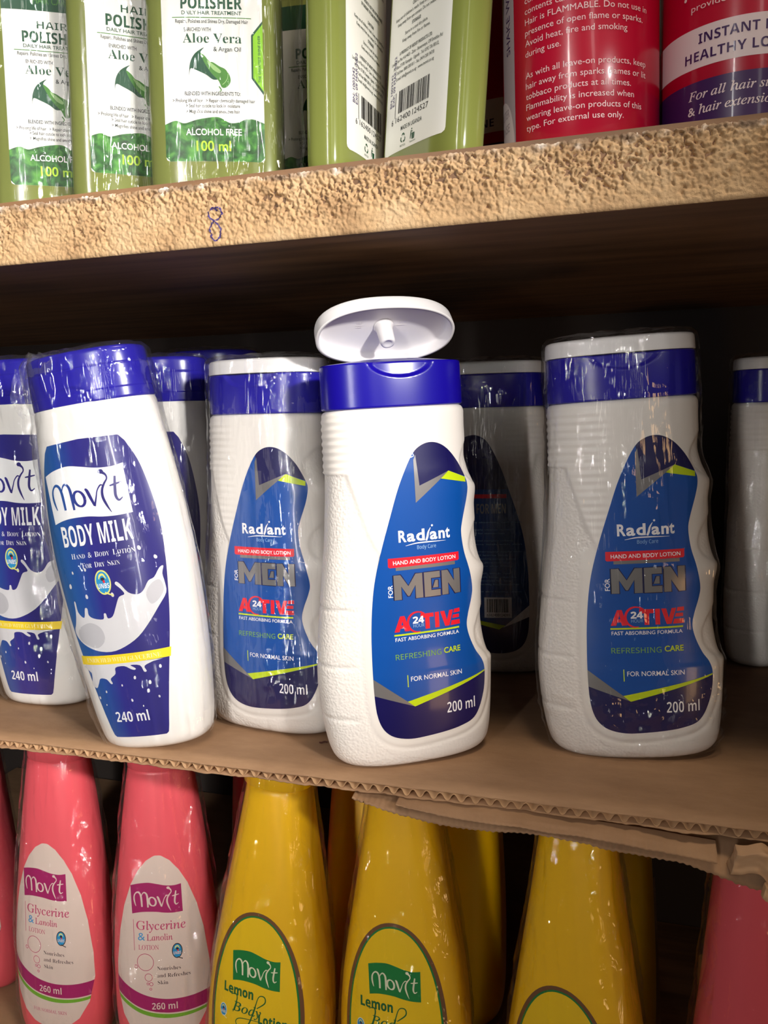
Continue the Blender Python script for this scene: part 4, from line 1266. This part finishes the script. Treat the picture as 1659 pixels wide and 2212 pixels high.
# cut aloe leaf with its dark shadow side and gel face
cv.poly(crom([(-11, 52.4), (-10.4, 58), (-8, 62.2), (-3.8, 64.8), (-5.4, 62.6), (-3.6, 59), (-0.5, 55), (2.6, 51.4), (0, 50.8), (-3, 52.8), (-7, 54.6), (-10.2, 55.6)], 4, True), M_gdk, 2)
cv.poly(crom([(-5.6, 62.2), (-3.2, 60.8), (-1.6, 58.9), (0.4, 58.2), (3.0, 56.6), (5.6, 55.4), (7.6, 52.6), (7.9, 49.8), (6.2, 47.6), (4.0, 47.4), (2.4, 50.4), (-0.6, 53.4), (-3.4, 57.4)], 4, True), M_galoe, 3)
cv.poly(crom([(-2.4, 59.0), (0.8, 57.0), (3.6, 54.6), (2.8, 53.6), (-0.2, 55.4)], 4, True), M_galoe2, 4)
cv.stroke([(4.2, 48.6), (5.4, 49.6), (6.6, 51.4), (6.9, 53.4)], 0.3, M_galoe2, 4)
cv.stroke([(2.6, 47.8), (3.6, 46.2), (2.6, 45.4)], [0.5, 0.4, 0.2], M_galoe, 3)
cv.text('BLENDED WITH INGREDIENTS TO:', -14.4, 13.4, 43.8, 1.6, M_gtxt, 'sans', 0.014)
cv.text('> Prolong life of hair   > Repair chemically damaged hair', -20.6, 20.6, 40.8, 1.5, M_gtxt, 'sans', 0.008)
cv.text('> Seal hair cuticle to lock in moisture', -14, 13, 38.5, 1.5, M_gtxt, 'sans', 0.008)
cv.text('> Magnifies shine and smoothes hair', -14, 13, 36.0, 1.5, M_gtxt, 'sans', 0.008)
edge = crom([(-GW, 31.0), (-18, 32.6), (-14, 31.4), (-9, 32.8), (-4, 33.8), (2, 34.2), (7, 31.8), (11, 32.0), (15, 33.6), (19, 33.4), (GW, 32.0)], 5)
cv.poly([(-GW, 16.5), (-GW + rr, 14.5), (GW - rr, 14.5), (GW, 16.5)] + edge[::-1], M_gleaf, 1)
cv.text('ALCOHOL FREE', -14.4, 13.6, 26.2, 2.8, M_gwht, 'sans', 0.014)
cv.text('100 ml', -9.4, 8.0, 19.2, 4.4, M_gml, 'sans', 0.014)
cv.poly([(17.8, 70.6), (GW, 77.2), (GW, 44.6), (17.6, 51.6)], M_gdk, 1)
cv.poly([(18.6, 70.2), (GW, 75.8), (GW, 46.2), (18.4, 52.0)], M_glime, 2)
cv.text('THE GREATEST SHINE EVER', 21.9, None, 50.0, 1.15, M_gdk, 'sans', 0.012, rot=math.pi / 2, layer=3)
cv.build('front_label', lambda x, z, off: GRN.fpt(x, z, off), g3)
g2 = dup(g3, 'green bottle with white aloe label, second from left on the upper board', (-0.2420, 0.0440, ZT), 36, 1.2, 0, 1.02)
g1 = dup(g3, 'green bottle with white aloe label at the top left corner of the photo', (-0.2900, 0.0460, ZT), 30, 0.8, 0, 1.03)
g4 = thing('hair_treatment_bottle', 'green bottle seen edge-on with a narrow strip of text label, middle of upper board', 'bottle', (-0.1310, 0.0480, ZT), 86, 1.0, group='green hair treatment bottles')
g5 = thing('hair_treatment_bottle', 'green bottle showing its back label and barcode, beside the red cans', 'bottle', (-0.0900, 0.0400, ZT), -42, 4.2, group='green hair treatment bottles')
for g in (g4, g5):
    for src in [c for c in g3.children if c.name.split('.')[0] in ('body', 'cap')]:
        c = src.copy(); COL.objects.link(c); c.parent = g
def green_back():
    cv = Canvas(); K = M_gtxt
    GB = 24.5
    cv.poly([(-GB + rr, 12), (GB - rr, 12), (GB - 0.4, 12.8), (GB, 14), (GB, 108), (-GB, 108), (-GB, 14), (-GB + 0.4, 12.8)], M_gwht, 0)
    C = lambda t, z, hw, h=1.35, st='sans', off=0.006: cv.text(t, -hw, hw, z, h, K, st, off)
    rows = [('Water, Polysorbate 20, Glycerin, Aloe Barbadensis', 98, 17), ('Directions: spray on towel dried or dry hair', 95.4, 15), ('Phenyl Trimethicone, Cyclomethicone, Argan Oil', 92.8, 17), ('Methylparaben, Propylparaben, Imidazolidinyl Urea', 90.2, 17.5), ('Disodium EDTA, Fragrance.', 87.6, 9),
            ('Keep out of children\'s reach. Keep away from flames,', 69.4, 18), ('Keep away from eye contact. Do not swallow,', 66.8, 16), ('Store in a cool dry place.', 61.4, 9), ('Keep away from fire or flames.', 58.8, 11),
            ('Located on Plot 4 & 4423 - Zana - Bunamwaya, Off Entebbe Rd', 51.2, 20), ('P.O. Box 27109, Kampala - Uganda - Tel: 0392 736 801/2,', 48.6, 18), ('Toll free: 0800 200 811 - Fax: 0414 200 547/8', 46.0, 15), ('E-mail: info@movit.co.ug - www.movit.co.ug', 43.4, 15)]
    for t, z, hw in rows: C(t, z, hw)
    C('FOR BEST RESULTS USE THE ENTIRE RANGE', 79.8, 15, 1.4, 'bold', 0.0)
    C('OF RADIANT STYLING PRODUCTS.', 77.2, 11, 1.4, 'bold', 0.0)
    C('CAUTION:', 72.0, 3.6, 1.4, 'bold', 0.0); C('STORAGE:', 64.0, 3.6, 1.4, 'bold', 0.0)
    C('A PRODUCT OF MOVIT PRODUCTS LTD.', 53.8, 13, 1.4, 'bold', 0.0)
    barcode(cv, -11.5, 28.6, 24.5, 9.6, M_black, 12, 54)
    cv.rect(-14.6, 27.2, -14.2, 38.2, M_black, 2)
    cv.text('6', -17.4, None, 24.6, 2.5, M_black, 'sans'); cv.text('162400', -13.6, -1.0, 25.0, 2.3, M_black, 'sans'); cv.text('124527', 0.6, 12.8, 25.0, 2.3, M_black, 'sans')
    C('MADE IN UGANDA', 20.6, 8.5, 1.8)
    # recycling triangle of three bent arrows, and a tidy-man bin mark
    for k in range(3):
        a = math.radians(90 + 120 * k)
        p = [(-6.2 + 1.9 * math.cos(a + q) * s_, 16.9 + 1.9 * math.sin(a + q) * s_) for q, s_ in ((-0.85, 0.85), (-0.2, 1.0), (0.3, 0.95), (0.75, 0.8))]
        cv.stroke(p, [0.75, 0.8, 0.7, 0.2], M_gdk, 2, smooth=False)
    cv.text('RECYCLE', -8.4, -4.0, 13.4, 0.8, M_gdk, 'sans')
    cv.poly([(0.9, 17.2), (3.4, 17.2), (3.1, 14.6), (1.2, 14.6)], M_gdk, 2)
    cv.ell(1.0, 19.0, 0.4, 0.4, M_gdk, 2, 10); cv.stroke([(0.6, 18.4), (0.2, 16.8), (0.0, 15.0)], [0.6, 0.7, 0.4], M_gdk, 2); cv.stroke([(0.6, 18.2), (1.8, 17.8)], 0.35, M_gdk, 2)
    cv.text('Dispose properly', -0.4, 4.2, 13.5, 0.7, M_gdk, 'sans')
    cv.text('EXP: 09 MAR 2022', -15.4, None, 33, 1.9, M_pen, 'sans', 0.0, rot=math.pi / 2, layer=3)
    cv.text('BN: 1003242', -18.0, None, 33, 1.9, M_pen, 'sans', 0.0, rot=math.pi / 2, layer=3)
    return cv.build('back_label', lambda x, z, off: GRN.fpt(x, z, off), g5)


g6 = dup(g3, 'green bottle standing behind in the gap between two front green bottles', (-0.1620, 0.1020, ZT), 10, 0.5)
o = green_back()
c = o.copy(); COL.objects.link(c); c.parent = g4
GRNF = Surf([(0, 31, 31, 11, 2.9, 0), (3, 32, 32, 11.6, 3.0, 0), (110, 32, 32, 11.6, 3.0, 0), (122, 30.5, 30.5, 11.6, 2.8, 0)])
# slack bag: the film bellies out past the right-hand edge of the third bottle
def crumg(a, z):
    return (7.0 + 3.0 * noise.noise(Vector((z * 0.05, 2, 2)))) * max(0, math.cos(a)) ** 4 + 0.8 * max(0, noise.noise(Vector((math.cos(a) * 5, z * 0.05, 1))))
film('wrap_film', GRNF, 1.0, 121, g3, 21, 0.9, 0.9, M_film, top=False, crumple=crumg)
film('wrap_film', GRNF, 1.0, 121, g2, 22, 0.9, 0.7, M_film, top=False)
film('wrap_film', GRNF, 1.0, 121, g1, 23, 0.9, 0.7, M_film, top=False)
# ------------------------------------------------------------------ red hair spray cans
M_can = mat('crimson_can_paint', (184, 4, 46), 0.28, coat=0.4)
M_canm = mat('can_rim_metal', (170, 165, 165), 0.3, metal=1.0)
M_candome = mat('white_can_cap', (232, 226, 226), 0.4)
CR = 33.0
cB = thing('hair_spray_can', 'red spray can printed with white warning text, between green bottle and right can', 'spray can', (-0.0245, 0.0530, ZB1 + 0.0002), 0, -1.0, group='red hair spray cans')


def lathe(name, prof, mt, parent, nf=96, cap0=True, cap1=True):
    ph = np.linspace(0, 2 * np.pi, nf, endpoint=False)
    X = np.array([[r * math.cos(p) for p in ph] for r, z in prof]); Y = np.array([[r * math.sin(p) for p in ph] for r, z in prof]); Z = np.array([[z] * nf for r, z in prof], float)
    V, F = rows_mesh(X, Y, Z, cap0, cap1)
    return mesh_obj(name, V, F, mt, parent)


lathe('body', [(CR - 0.8, 1.6), (CR, 2.4), (CR, 40), (CR, 80), (CR, 120), (CR, 150), (CR - 1, 152), (CR - 6, 158), (CR - 13, 162)], M_can, cB)
lathe('base_rim', [(CR - 2.5, 0), (CR - 0.6, 0), (CR + 0.1, 0.6), (CR + 0.1, 1.5), (CR - 0.8, 2.0)], M_canm, cB)
lathe('cap', [(CR - 5, 159), (CR - 5, 185), (CR - 6, 187), (CR - 10, 188)], M_candome, cB)


def cylmap(a0):
    """art x (mm) runs round the can from direction a0 (deg, 0 = front)"""
    def fn(x, y, off):
        t = x / CR + math.radians(a0)
        r = CR + off
        return np.stack([r * np.sin(t), -r * np.cos(t), y], -1)
    return fn


M_strip = mat('can_silver_strip', (176, 160, 168), 0.4)
M_ctxt = mat('can_pale_print', (236, 206, 208), 0.4)
M_violet = mat('can_violet_band', (60, 24, 86), 0.35, coat=0.3)
M_cwht = mat('can_white_band', (226, 210, 214), 0.35)
M_gold = mat('can_gold_print', (200, 130, 40), 0.4)
cv = Canvas()
rows = [('(30 cm) from hair. Use only as directed.', 0), ('Intentional misuse by deliberately', 1), ('concentrating and inhaling', 2), ('contents can be harmful or fatal.', 3), ('Hair is FLAMMABLE. Do not use in', 4), ('presence of open flame or sparks.', 5), ('Avoid heat, fire and smoking', 6), ('during use.', 7),
        ('As with all leave-on products, keep', 9), ('hair away from sparks, flames or lit', 10), ('tobbaco products at all times.', 11), ('Flammability is increased when', 12), ('wearing leave-on products of this', 13), ('type. For external use only.', 14)]
kk = 53.0 / glyphs('hair away from sparks, flames or lit', 'sans', 0)[0][:, 0].max()
for t, i in rows:
    cv.text(t, -21.5, -21.5 + kk * glyphs(t, 'sans', 0)[0][:, 0].max(), 11.2 + 4.15 * (14 - i), 2.35, M_ctxt, 'sans', 0.0)
cv.rect(-42, 3, -28.8, 140, M_strip, 0)
cv.text('SHAKE WELL BEFORE USE', -32.2, None, 46, 3.6, M_violet, 'sans', 0.0, rot=math.pi / 2)
cv.poly(crom([(-60, 4), (-60, 26), (-50, 29.5), (-40, 29), (-34, 25), (-31, 18), (-30, 8), (-36, 4)], 4, True), M_cwht, 1)
cv.text('OUTER', -46, -34, 21.5, 3.4, M_strip, 'sans', 0.01)
cv.text('RINSE', -46, -34, 15.5, 3.4, M_strip, 'sans', 0.01)
cv.build('warning_label', cylmap(0), cB, dx=2.2, dy=40, base=0.08, step=0.04)
cA = dup(cB, 'red spray can half hidden behind the green bottle and the text can', (-0.0620, 0.1140, ZB1 + 0.0002), -86, 0)
cC = dup(cB, 'red spray can with white and violet bands at the upper right corner', (0.0410, 0.0640, ZB1 + 0.0002), 0, 0)
cv = Canvas()
cv.rect(-52, 30.6, 52, 46, M_cwht, 0)
cv.rect(-52, 3, 52, 25.4, M_violet, 0)
cv.text('INSTANT MOISTURE &', -20, 37, 39.6, 3.7, M_violet, 'bold', -0.004)
cv.text('HEALTHY LOOKING SHINE', -26, 44, 33.2, 3.7, M_violet, 'bold', -0.004)
cv.text('For all hair styles, natural', -24, 34, 18.6, 3.3, M_cwht, 'ital', 0.008)
cv.text('& hair extensions.', -24, 14, 12.8, 3.3, M_cwht, 'ital', 0.008)
cv.ell(-26.5, 58.4, 0.7, 0.7, M_ctxt, 1, 12)
cv.text('A blend of five rare oils to', -23.5, 30, 57.6, 2.5, M_ctxt, 'sans')
cv.text('provide new life to hair texture', -23.5, 36, 52.6, 2.5, M_ctxt, 'sans')
cv.text('SHEEN SPRAY', -24, 34, 84, 4.2, M_gold, 'sans', 0.0)
cv.rect(-26, 80.4, 36, 80.8, M_gold, 1); cv.rect(-26, 90.2, 36, 90.6, M_gold, 1)
o = cv.build('front_label', cylmap(0), cC, dx=2.2, dy=40, base=0.08, step=0.04)
c = o.copy(); COL.objects.link(c); c.parent = cA
for r in (cA, cC):
    for ch in list(r.children):
        if ch.name.startswith('warning_label'): bpy.data.objects.remove(ch)
# ------------------------------------------------------------------ pink and yellow bottles on the lower shelf
def taper(rows, name, label, mt, capm, loc, yaw, lean, group, scale=1.0):
    sf = Surf(rows)
    r = thing(name, label, 'bottle', loc, yaw, lean, 0, scale, group)
    zt = rows[-1][0]
    zz = np.unique(np.concatenate([np.linspace(0, 8, 12), np.arange(8, zt, 3), [q[0] for q in rows]]))
    X, Y, Z = skin(sf, zz, 112); V, F = rows_mesh(X, Y, Z)
    mesh_obj('body', V, F, mt, r)
    return sf, r


PINK_ROWS = [(0, 22.0, 22.0, 12.0, 2.3, 0), (1, 24.5, 24.5, 14.2, 2.3, 0), (4, 26.7, 26.7, 16.0, 2.35, 0), (12, 28.5, 28.5, 17.2, 2.4, 0), (30, 29.8, 29.8, 17.9, 2.4, 0), (55, 29.9, 29.9, 18.1, 2.4, 0), (80, 28.6, 28.6, 17.5, 2.4, 0), (105, 26.1, 26.1, 16.7, 2.35, 0),
             (130, 23.2, 23.2, 15.7, 2.3, 0), (150, 20.6, 20.6, 14.8, 2.3, 0), (165, 18.5, 18.5, 13.9, 2.25, 0), (172, 17.3, 17.3, 13.4, 2.2, 0)]
PCAP = Surf([(171.5, 16.8, 16.8, 12.8, 2.2, 0), (172, 17.6, 17.6, 13.6, 2.2, 0), (190.5, 17, 17, 13.0, 2.2, 0), (192, 16, 16, 12, 2.2, 0), (192.6, 14, 14, 10, 2.2, 0)])
PNK, p2 = taper(PINK_ROWS, 'pink_lotion_bottle', 'wrapped pink lotion bottle between another pink one and the yellow bottles', M_pink, None, (-0.2535, 0.0475, ZF), 20, 0.6, 'pink lotion bottles')
X, Y, Z = skin(PCAP, [171.5, 171.8, 172, 178, 185, 190.5, 191.5, 192, 192.6], 80); V, F = rows_mesh(X, Y, Z); mesh_obj('cap', V, F, M_pink, p2)
M_plab = mat('pink_bottle_label_cream', (220, 196, 182), 0.45)
M_mag = mat('label_magenta', (162, 14, 92), 0.4)
M_pgreen = mat('label_band_green', (112, 166, 34), 0.4)
M_pblue = mat('label_ampersand_blue', (70, 150, 204), 0.4)
M_ptxt = mat('label_rose_print', (196, 58, 104), 0.4)
M_pdark = mat('label_charcoal_print', (64, 48, 46), 0.5)
cv = Canvas()
hw = [(12.6, 0), (13.2, 6), (15, 12), (20, 19), (30, 25), (45, 28), (60, 27.6), (80, 25), (95, 21.6), (108, 16.8), (116, 12.2), (122, 7), (124.6, 2.6)]
EGG = crom([(w_, z) for z, w_ in hw[1:]] + [(0, 125)] + [(-w_, z) for z, w_ in hw[1:][::-1]] + [(0, 12.6)], 5, True)
cv.poly(EGG, M_plab, 0)
movit(cv, -17.0, 13.6, 91.6, 107.6, M_mag, M_plab)
cv.text('Glycerine', -13.6, 15.6, 82.4, 5.0, M_ptxt, 'ital', 0.004, skew=-0.22)
cv.text('&', -13.4, -9.0, 76.2, 4.4, M_pblue, 'serif')
cv.text('Lanolin', -8.0, 7.6, 76.2, 3.6, M_ptxt, 'ital', 0.004, skew=-0.22)
cv.text('LOTION', -13.2, -0.4, 70.8, 2.7, M_ptxt, 'ital', 0.0, skew=-0.22)
cv.rect(-16.0, 70, -15.7, 88, M_ptxt, 1)
for x, z, r in ((-9.4, 63.4, 5.1), (-15.2, 60.6, 1.1), (-7.8, 54.4, 2.4), (-8.4, 50.6, 0.8), (-6.4, 50.4, 1.2), (-6.8, 47.4, 0.8)):
    cv.ell(x, z, r, r, M_ptxt, 1, 32, ring=0.32)
badge(cv, 9.8, 69.6, 6.2, 8.8, M_bblue, M_pdark, M_plab)
cv.text('Nourishes', -2.4, 11.6, 58.6, 2.3, M_pdark, 'serif', -0.012)
cv.text('and Refreshes', -2.4, 17.0, 54.4, 2.3, M_pdark, 'serif', -0.012)
cv.text('Skin', -2.4, 3.8, 50.2, 2.3, M_pdark, 'serif', -0.012)
bt = crom([(-32, 57), (-25, 50.5), (-13, 44.5), (0, 41.4), (14, 41.4), (32, 43.4)], 8)
bb = crom([(-32, 47), (-25, 41.4), (-13, 35.6), (0, 33), (14, 33), (32, 35)], 8)
cv.poly(bt + bb[::-1], M_mag, 1)
gt = [(x, z - 0.9) for x, z in bb]; gb = [(x, z - 3.4 + 0.03 * max(x, 0)) for x, z in bb]
cv.poly(gt + gb[::-1], M_pgreen, 1)
cv.text('260 ml', -6.6, 8.8, 35.0, 4.0, M_plab, 'bold', -0.008)
cv.text('FOR NORMAL SKIN', -12.0, 12.0, 22.2, 2.0, M_ptxt, 'ital', 0.0, skew=-0.22)
# trim the bands to the egg outline
EG = EGG
def egg_clip(cv):
    out = []
    for v, f, mi, l in cv.items: out.append((v, f, mi, l))
    return out
for i, (v, f, mi, l) in enumerate(cv.items):
    w_ = np.interp(v[:, 1], [q[0] for q in hw], [q[1] for q in hw])
    v[:, 0] = np.clip(v[:, 0], -w_, w_) * 0.92
cv.build('front_label', lambda x, z, off: PNK.fpt(x, z, off), p2)
p1 = dup(p2, 'wrapped pink lotion bottle with whole label in view, left of its pink neighbour', (-0.3205, 0.0420, ZF), 4, 1.6)
p0 = dup(p2, 'pink lotion bottle cut by the left photo edge below the cardboard', (-0.4050, 0.0660, ZF), 0, 0)
p3 = dup(p2, 'shadowed pink bottle standing behind the pink row left of the yellow bottles', (-0.2370, 0.1400, ZF), -80, 0)


def tall_variant(rows, pivot, k, src, label, mt, loc, yaw, scale):
    """larger bottle of the same make: same body up to the label top, longer neck"""
    rr_ = [(q[0] if q[0] <= pivot else pivot + (q[0] - pivot) * k,) + tuple(q[1:]) for q in rows]
    sf, r = taper(rr_, src.name.split('.')[0], label, mt, None, loc, yaw, 0.0, src['group'], scale)
    for ch in list(src.children):
        nm = ch.name.split('.')[0]
        if nm in ('cap', 'front_label'):
            c = ch.copy(); COL.objects.link(c); c.parent = r
            if nm == 'cap': c.location.z = (rr_[-1][0] - rows[-1][0]) * MM
    return rr_, r


PR_ROWS, pR = tall_variant(PINK_ROWS, 126, 1.5, p2, 'pink lotion bottle at the bottom right corner beyond the yellow ones', M_pink, (0.0600, 0.0540, ZF - 0.062), 10, 1.15)

YEL_ROWS = [(0, 26.5, 26.5, 15, 2.8, 0), (1, 29.1, 29.1, 18, 2.8, 0), (4, 31.8, 31.8, 20.5, 2.9, 0), (12, 34.0, 34.0, 22, 3, 0), (40, 34.6, 34.6, 22.4, 3, 0), (65, 33.0, 33.0, 22, 3, 0), (95, 28.8, 28.8, 20.8, 2.9, 0), (125, 23.9, 23.9, 19.2, 2.8, 0), (150, 19.8, 19.8, 17.6, 2.6, 0), (168, 17.3, 17.3, 16.4, 2.4, 0), (173, 16.7, 16.7, 16, 2.3, 0)]
YCAP = Surf([(172.5, 18.4, 18.4, 15.4, 2.3, 0), (173, 19, 19, 16, 2.3, 0), (191, 18.4, 18.4, 15.4, 2.3, 0), (192.2, 17.2, 17.2, 14.2, 2.3, 0), (192.8, 15, 15, 12, 2.3, 0)])
YEL, y1 = taper(YEL_ROWS, 'lemon_lotion_bottle', 'leaning wrapped yellow lotion bottle, leftmost yellow beside the pink bottles', M_yellow, None, (-0.1880, 0.0415, ZF), -2, 3.9, 'yellow lemon lotion bottles')
X, Y, Z = skin(YCAP, [172.5, 172.8, 173, 180, 186, 191, 191.8, 192.2, 192.8], 80); V, F = rows_mesh(X, Y, Z); mesh_obj('cap', V, F, M_yellow, y1)
M_ylab = mat('yellow_label', (246, 200, 0), 0.4)
M_ybr = mat('label_brown_ring', (116, 74, 40), 0.4)
M_ygr = mat('label_lemon_green', (0, 122, 52), 0.4)
M_ytx = mat('label_deep_green_print', (0, 96, 44), 0.4)
M_ywht = mat('label_lemon_white', (238, 232, 200), 0.4)
cv = Canvas()
ZA, HA, WA = 46.0, 62.0, 27.2
def arch(k):
    return [((WA - k) * math.copysign(abs(math.cos(t)) ** 0.92, math.cos(t)), ZA + (HA - k) * math.sin(t)) for t in np.linspace(0, math.pi, 41)] + [(-(WA - k) * (1 - 0.10 * (q / 8) ** 2), ZA - (ZA - 12 - k) * q / 8) for q in range(1, 9)] + [((WA - k) * (1 - 0.10 * (q / 8) ** 2), ZA - (ZA - 12 - k) * q / 8) for q in range(8, 0, -1)]
cv.poly(arch(0), M_ybr, 0); cv.poly(arch(1.9), M_ygr, 1); cv.poly(arch(2.8), M_ylab, 2)
movit(cv, -14.6, 15.0, 68.4, 84.4, M_ygr, M_ywht, 3)
cv.text('Lemon', -19.6, -0.6, 60.6, 5.2, M_ytx, 'bold', 0.018, layer=3)
cv.stroke([(-14.6, 60.0), (-11.6, 61.0), (-10.8, 58.2), (-13.2, 50.6)], [0.3, 0.7, 0.7, 0.5], M_ytx, 3)
cv.text('Body', -13.8, 4.6, 51.6, 5.2, M_ytx, 'ital', 0.012, layer=3)
cv.stroke([(1.8, 56.4), (6.6, 60.6), (6.2, 63.8), (2.8, 63.0), (0.4, 56), (-3.0, 46.4), (-8.4, 43.2), (-11.2, 45.6), (-8, 48.4), (4, 49.4)], [0.5, 0.7, 0.7, 0.5, 0.7, 0.8, 0.7, 0.5, 0.5, 0.3], M_ytx, 3)
cv.text('Lotion', 3.0, 20.4, 48.6, 5.0, M_ytx, 'bold', 0.018, layer=3)
badge(cv, -19.6, 49.6, 4.8, 7.6, M_bblue, M_ywht, M_ywht, 3)
cv.text('wonderful', -16.4, -2, 39.6, 2.2, M_ytx, 'bital', 0.0, layer=3)
for i_, (v, f, mi, l) in enumerate(cv.items):
    if l >= 3: v[:, 0] *= 0.93
cv.build('front_label', lambda x, z, off: YEL.fpt(x, z, off), y1)
y2 = dup(y1, 'wrapped yellow lotion bottle under the bent cardboard flap, middle of the three', (-0.1125, 0.0540, ZF), 0, 0.3)
Y3_ROWS, y3 = tall_variant(YEL_ROWS, 110, 1.15, y1, 'yellow lotion bottle right of centre with a dark gap on both sides', M_yellow, (-0.0235, 0.0560, ZF - 0.023), -16, 1.03)
y4 = dup(y1, 'dim yellow bottle in the second row behind the leaning yellow one', (-0.1620, 0.1250, ZF), -80, 1.5)
y5 = dup(y1, 'dim yellow bottle in the second row behind the middle yellow one', (-0.0935, 0.1350, ZF), -84, 0)
y6 = dup(y1, 'dim orange-yellow bottle in the second row behind the right yellow one', (-0.0060, 0.1400, ZF - 0.023), -84, 0)
PNKF = Surf([tuple(q) for q in PINK_ROWS] + [(190, 17.4, 17.4, 13.4, 2.2, 0)])
YELF = Surf([tuple(q) for q in YEL_ROWS] + [(190, 19.2, 19.2, 16.0, 2.3, 0)])


def crump(a, z):
    return (1.4 + 1.3 * noise.noise(Vector((z * 0.05, a, 4)))) * max(0, abs(math.cos(a)) - 0.55) * np.clip((z - 50) / 60, 0, 1) + 0.8 * max(0, noise.noise(Vector((math.cos(a) * 6, z * 0.07, 1))))


TOPZ = lambda R_, b: Surf([tuple(q) for q in R_] + [(R_[-1][0] + 18, R_[-1][1], R_[-1][2], R_[-1][3], 2.3, 0)])
film('wrap_film', TOPZ(PR_ROWS, 0), 1.0, PR_ROWS[-1][0] + 16, pR, 34, 0.9, 0.9, M_film_fine, top=False, crumple=crump, freq=7)
film('wrap_film', TOPZ(Y3_ROWS, 0), 1.0, Y3_ROWS[-1][0] + 16, y3, 43, 0.9, 0.9, M_film_fine, top=False, crumple=crump, freq=7)
for i, r in enumerate((p2, p1, p0)): film('wrap_film', PNKF, 1.0, 189, r, 31 + i, 0.9, 0.9, M_film_fine, top=False, crumple=crump, freq=7)
for i, r in enumerate((y1, y2)): film('wrap_film', YELF, 1.0, 189, r, 41 + i, 0.9, 0.9, M_film_fine, top=False, crumple=crump, freq=7)
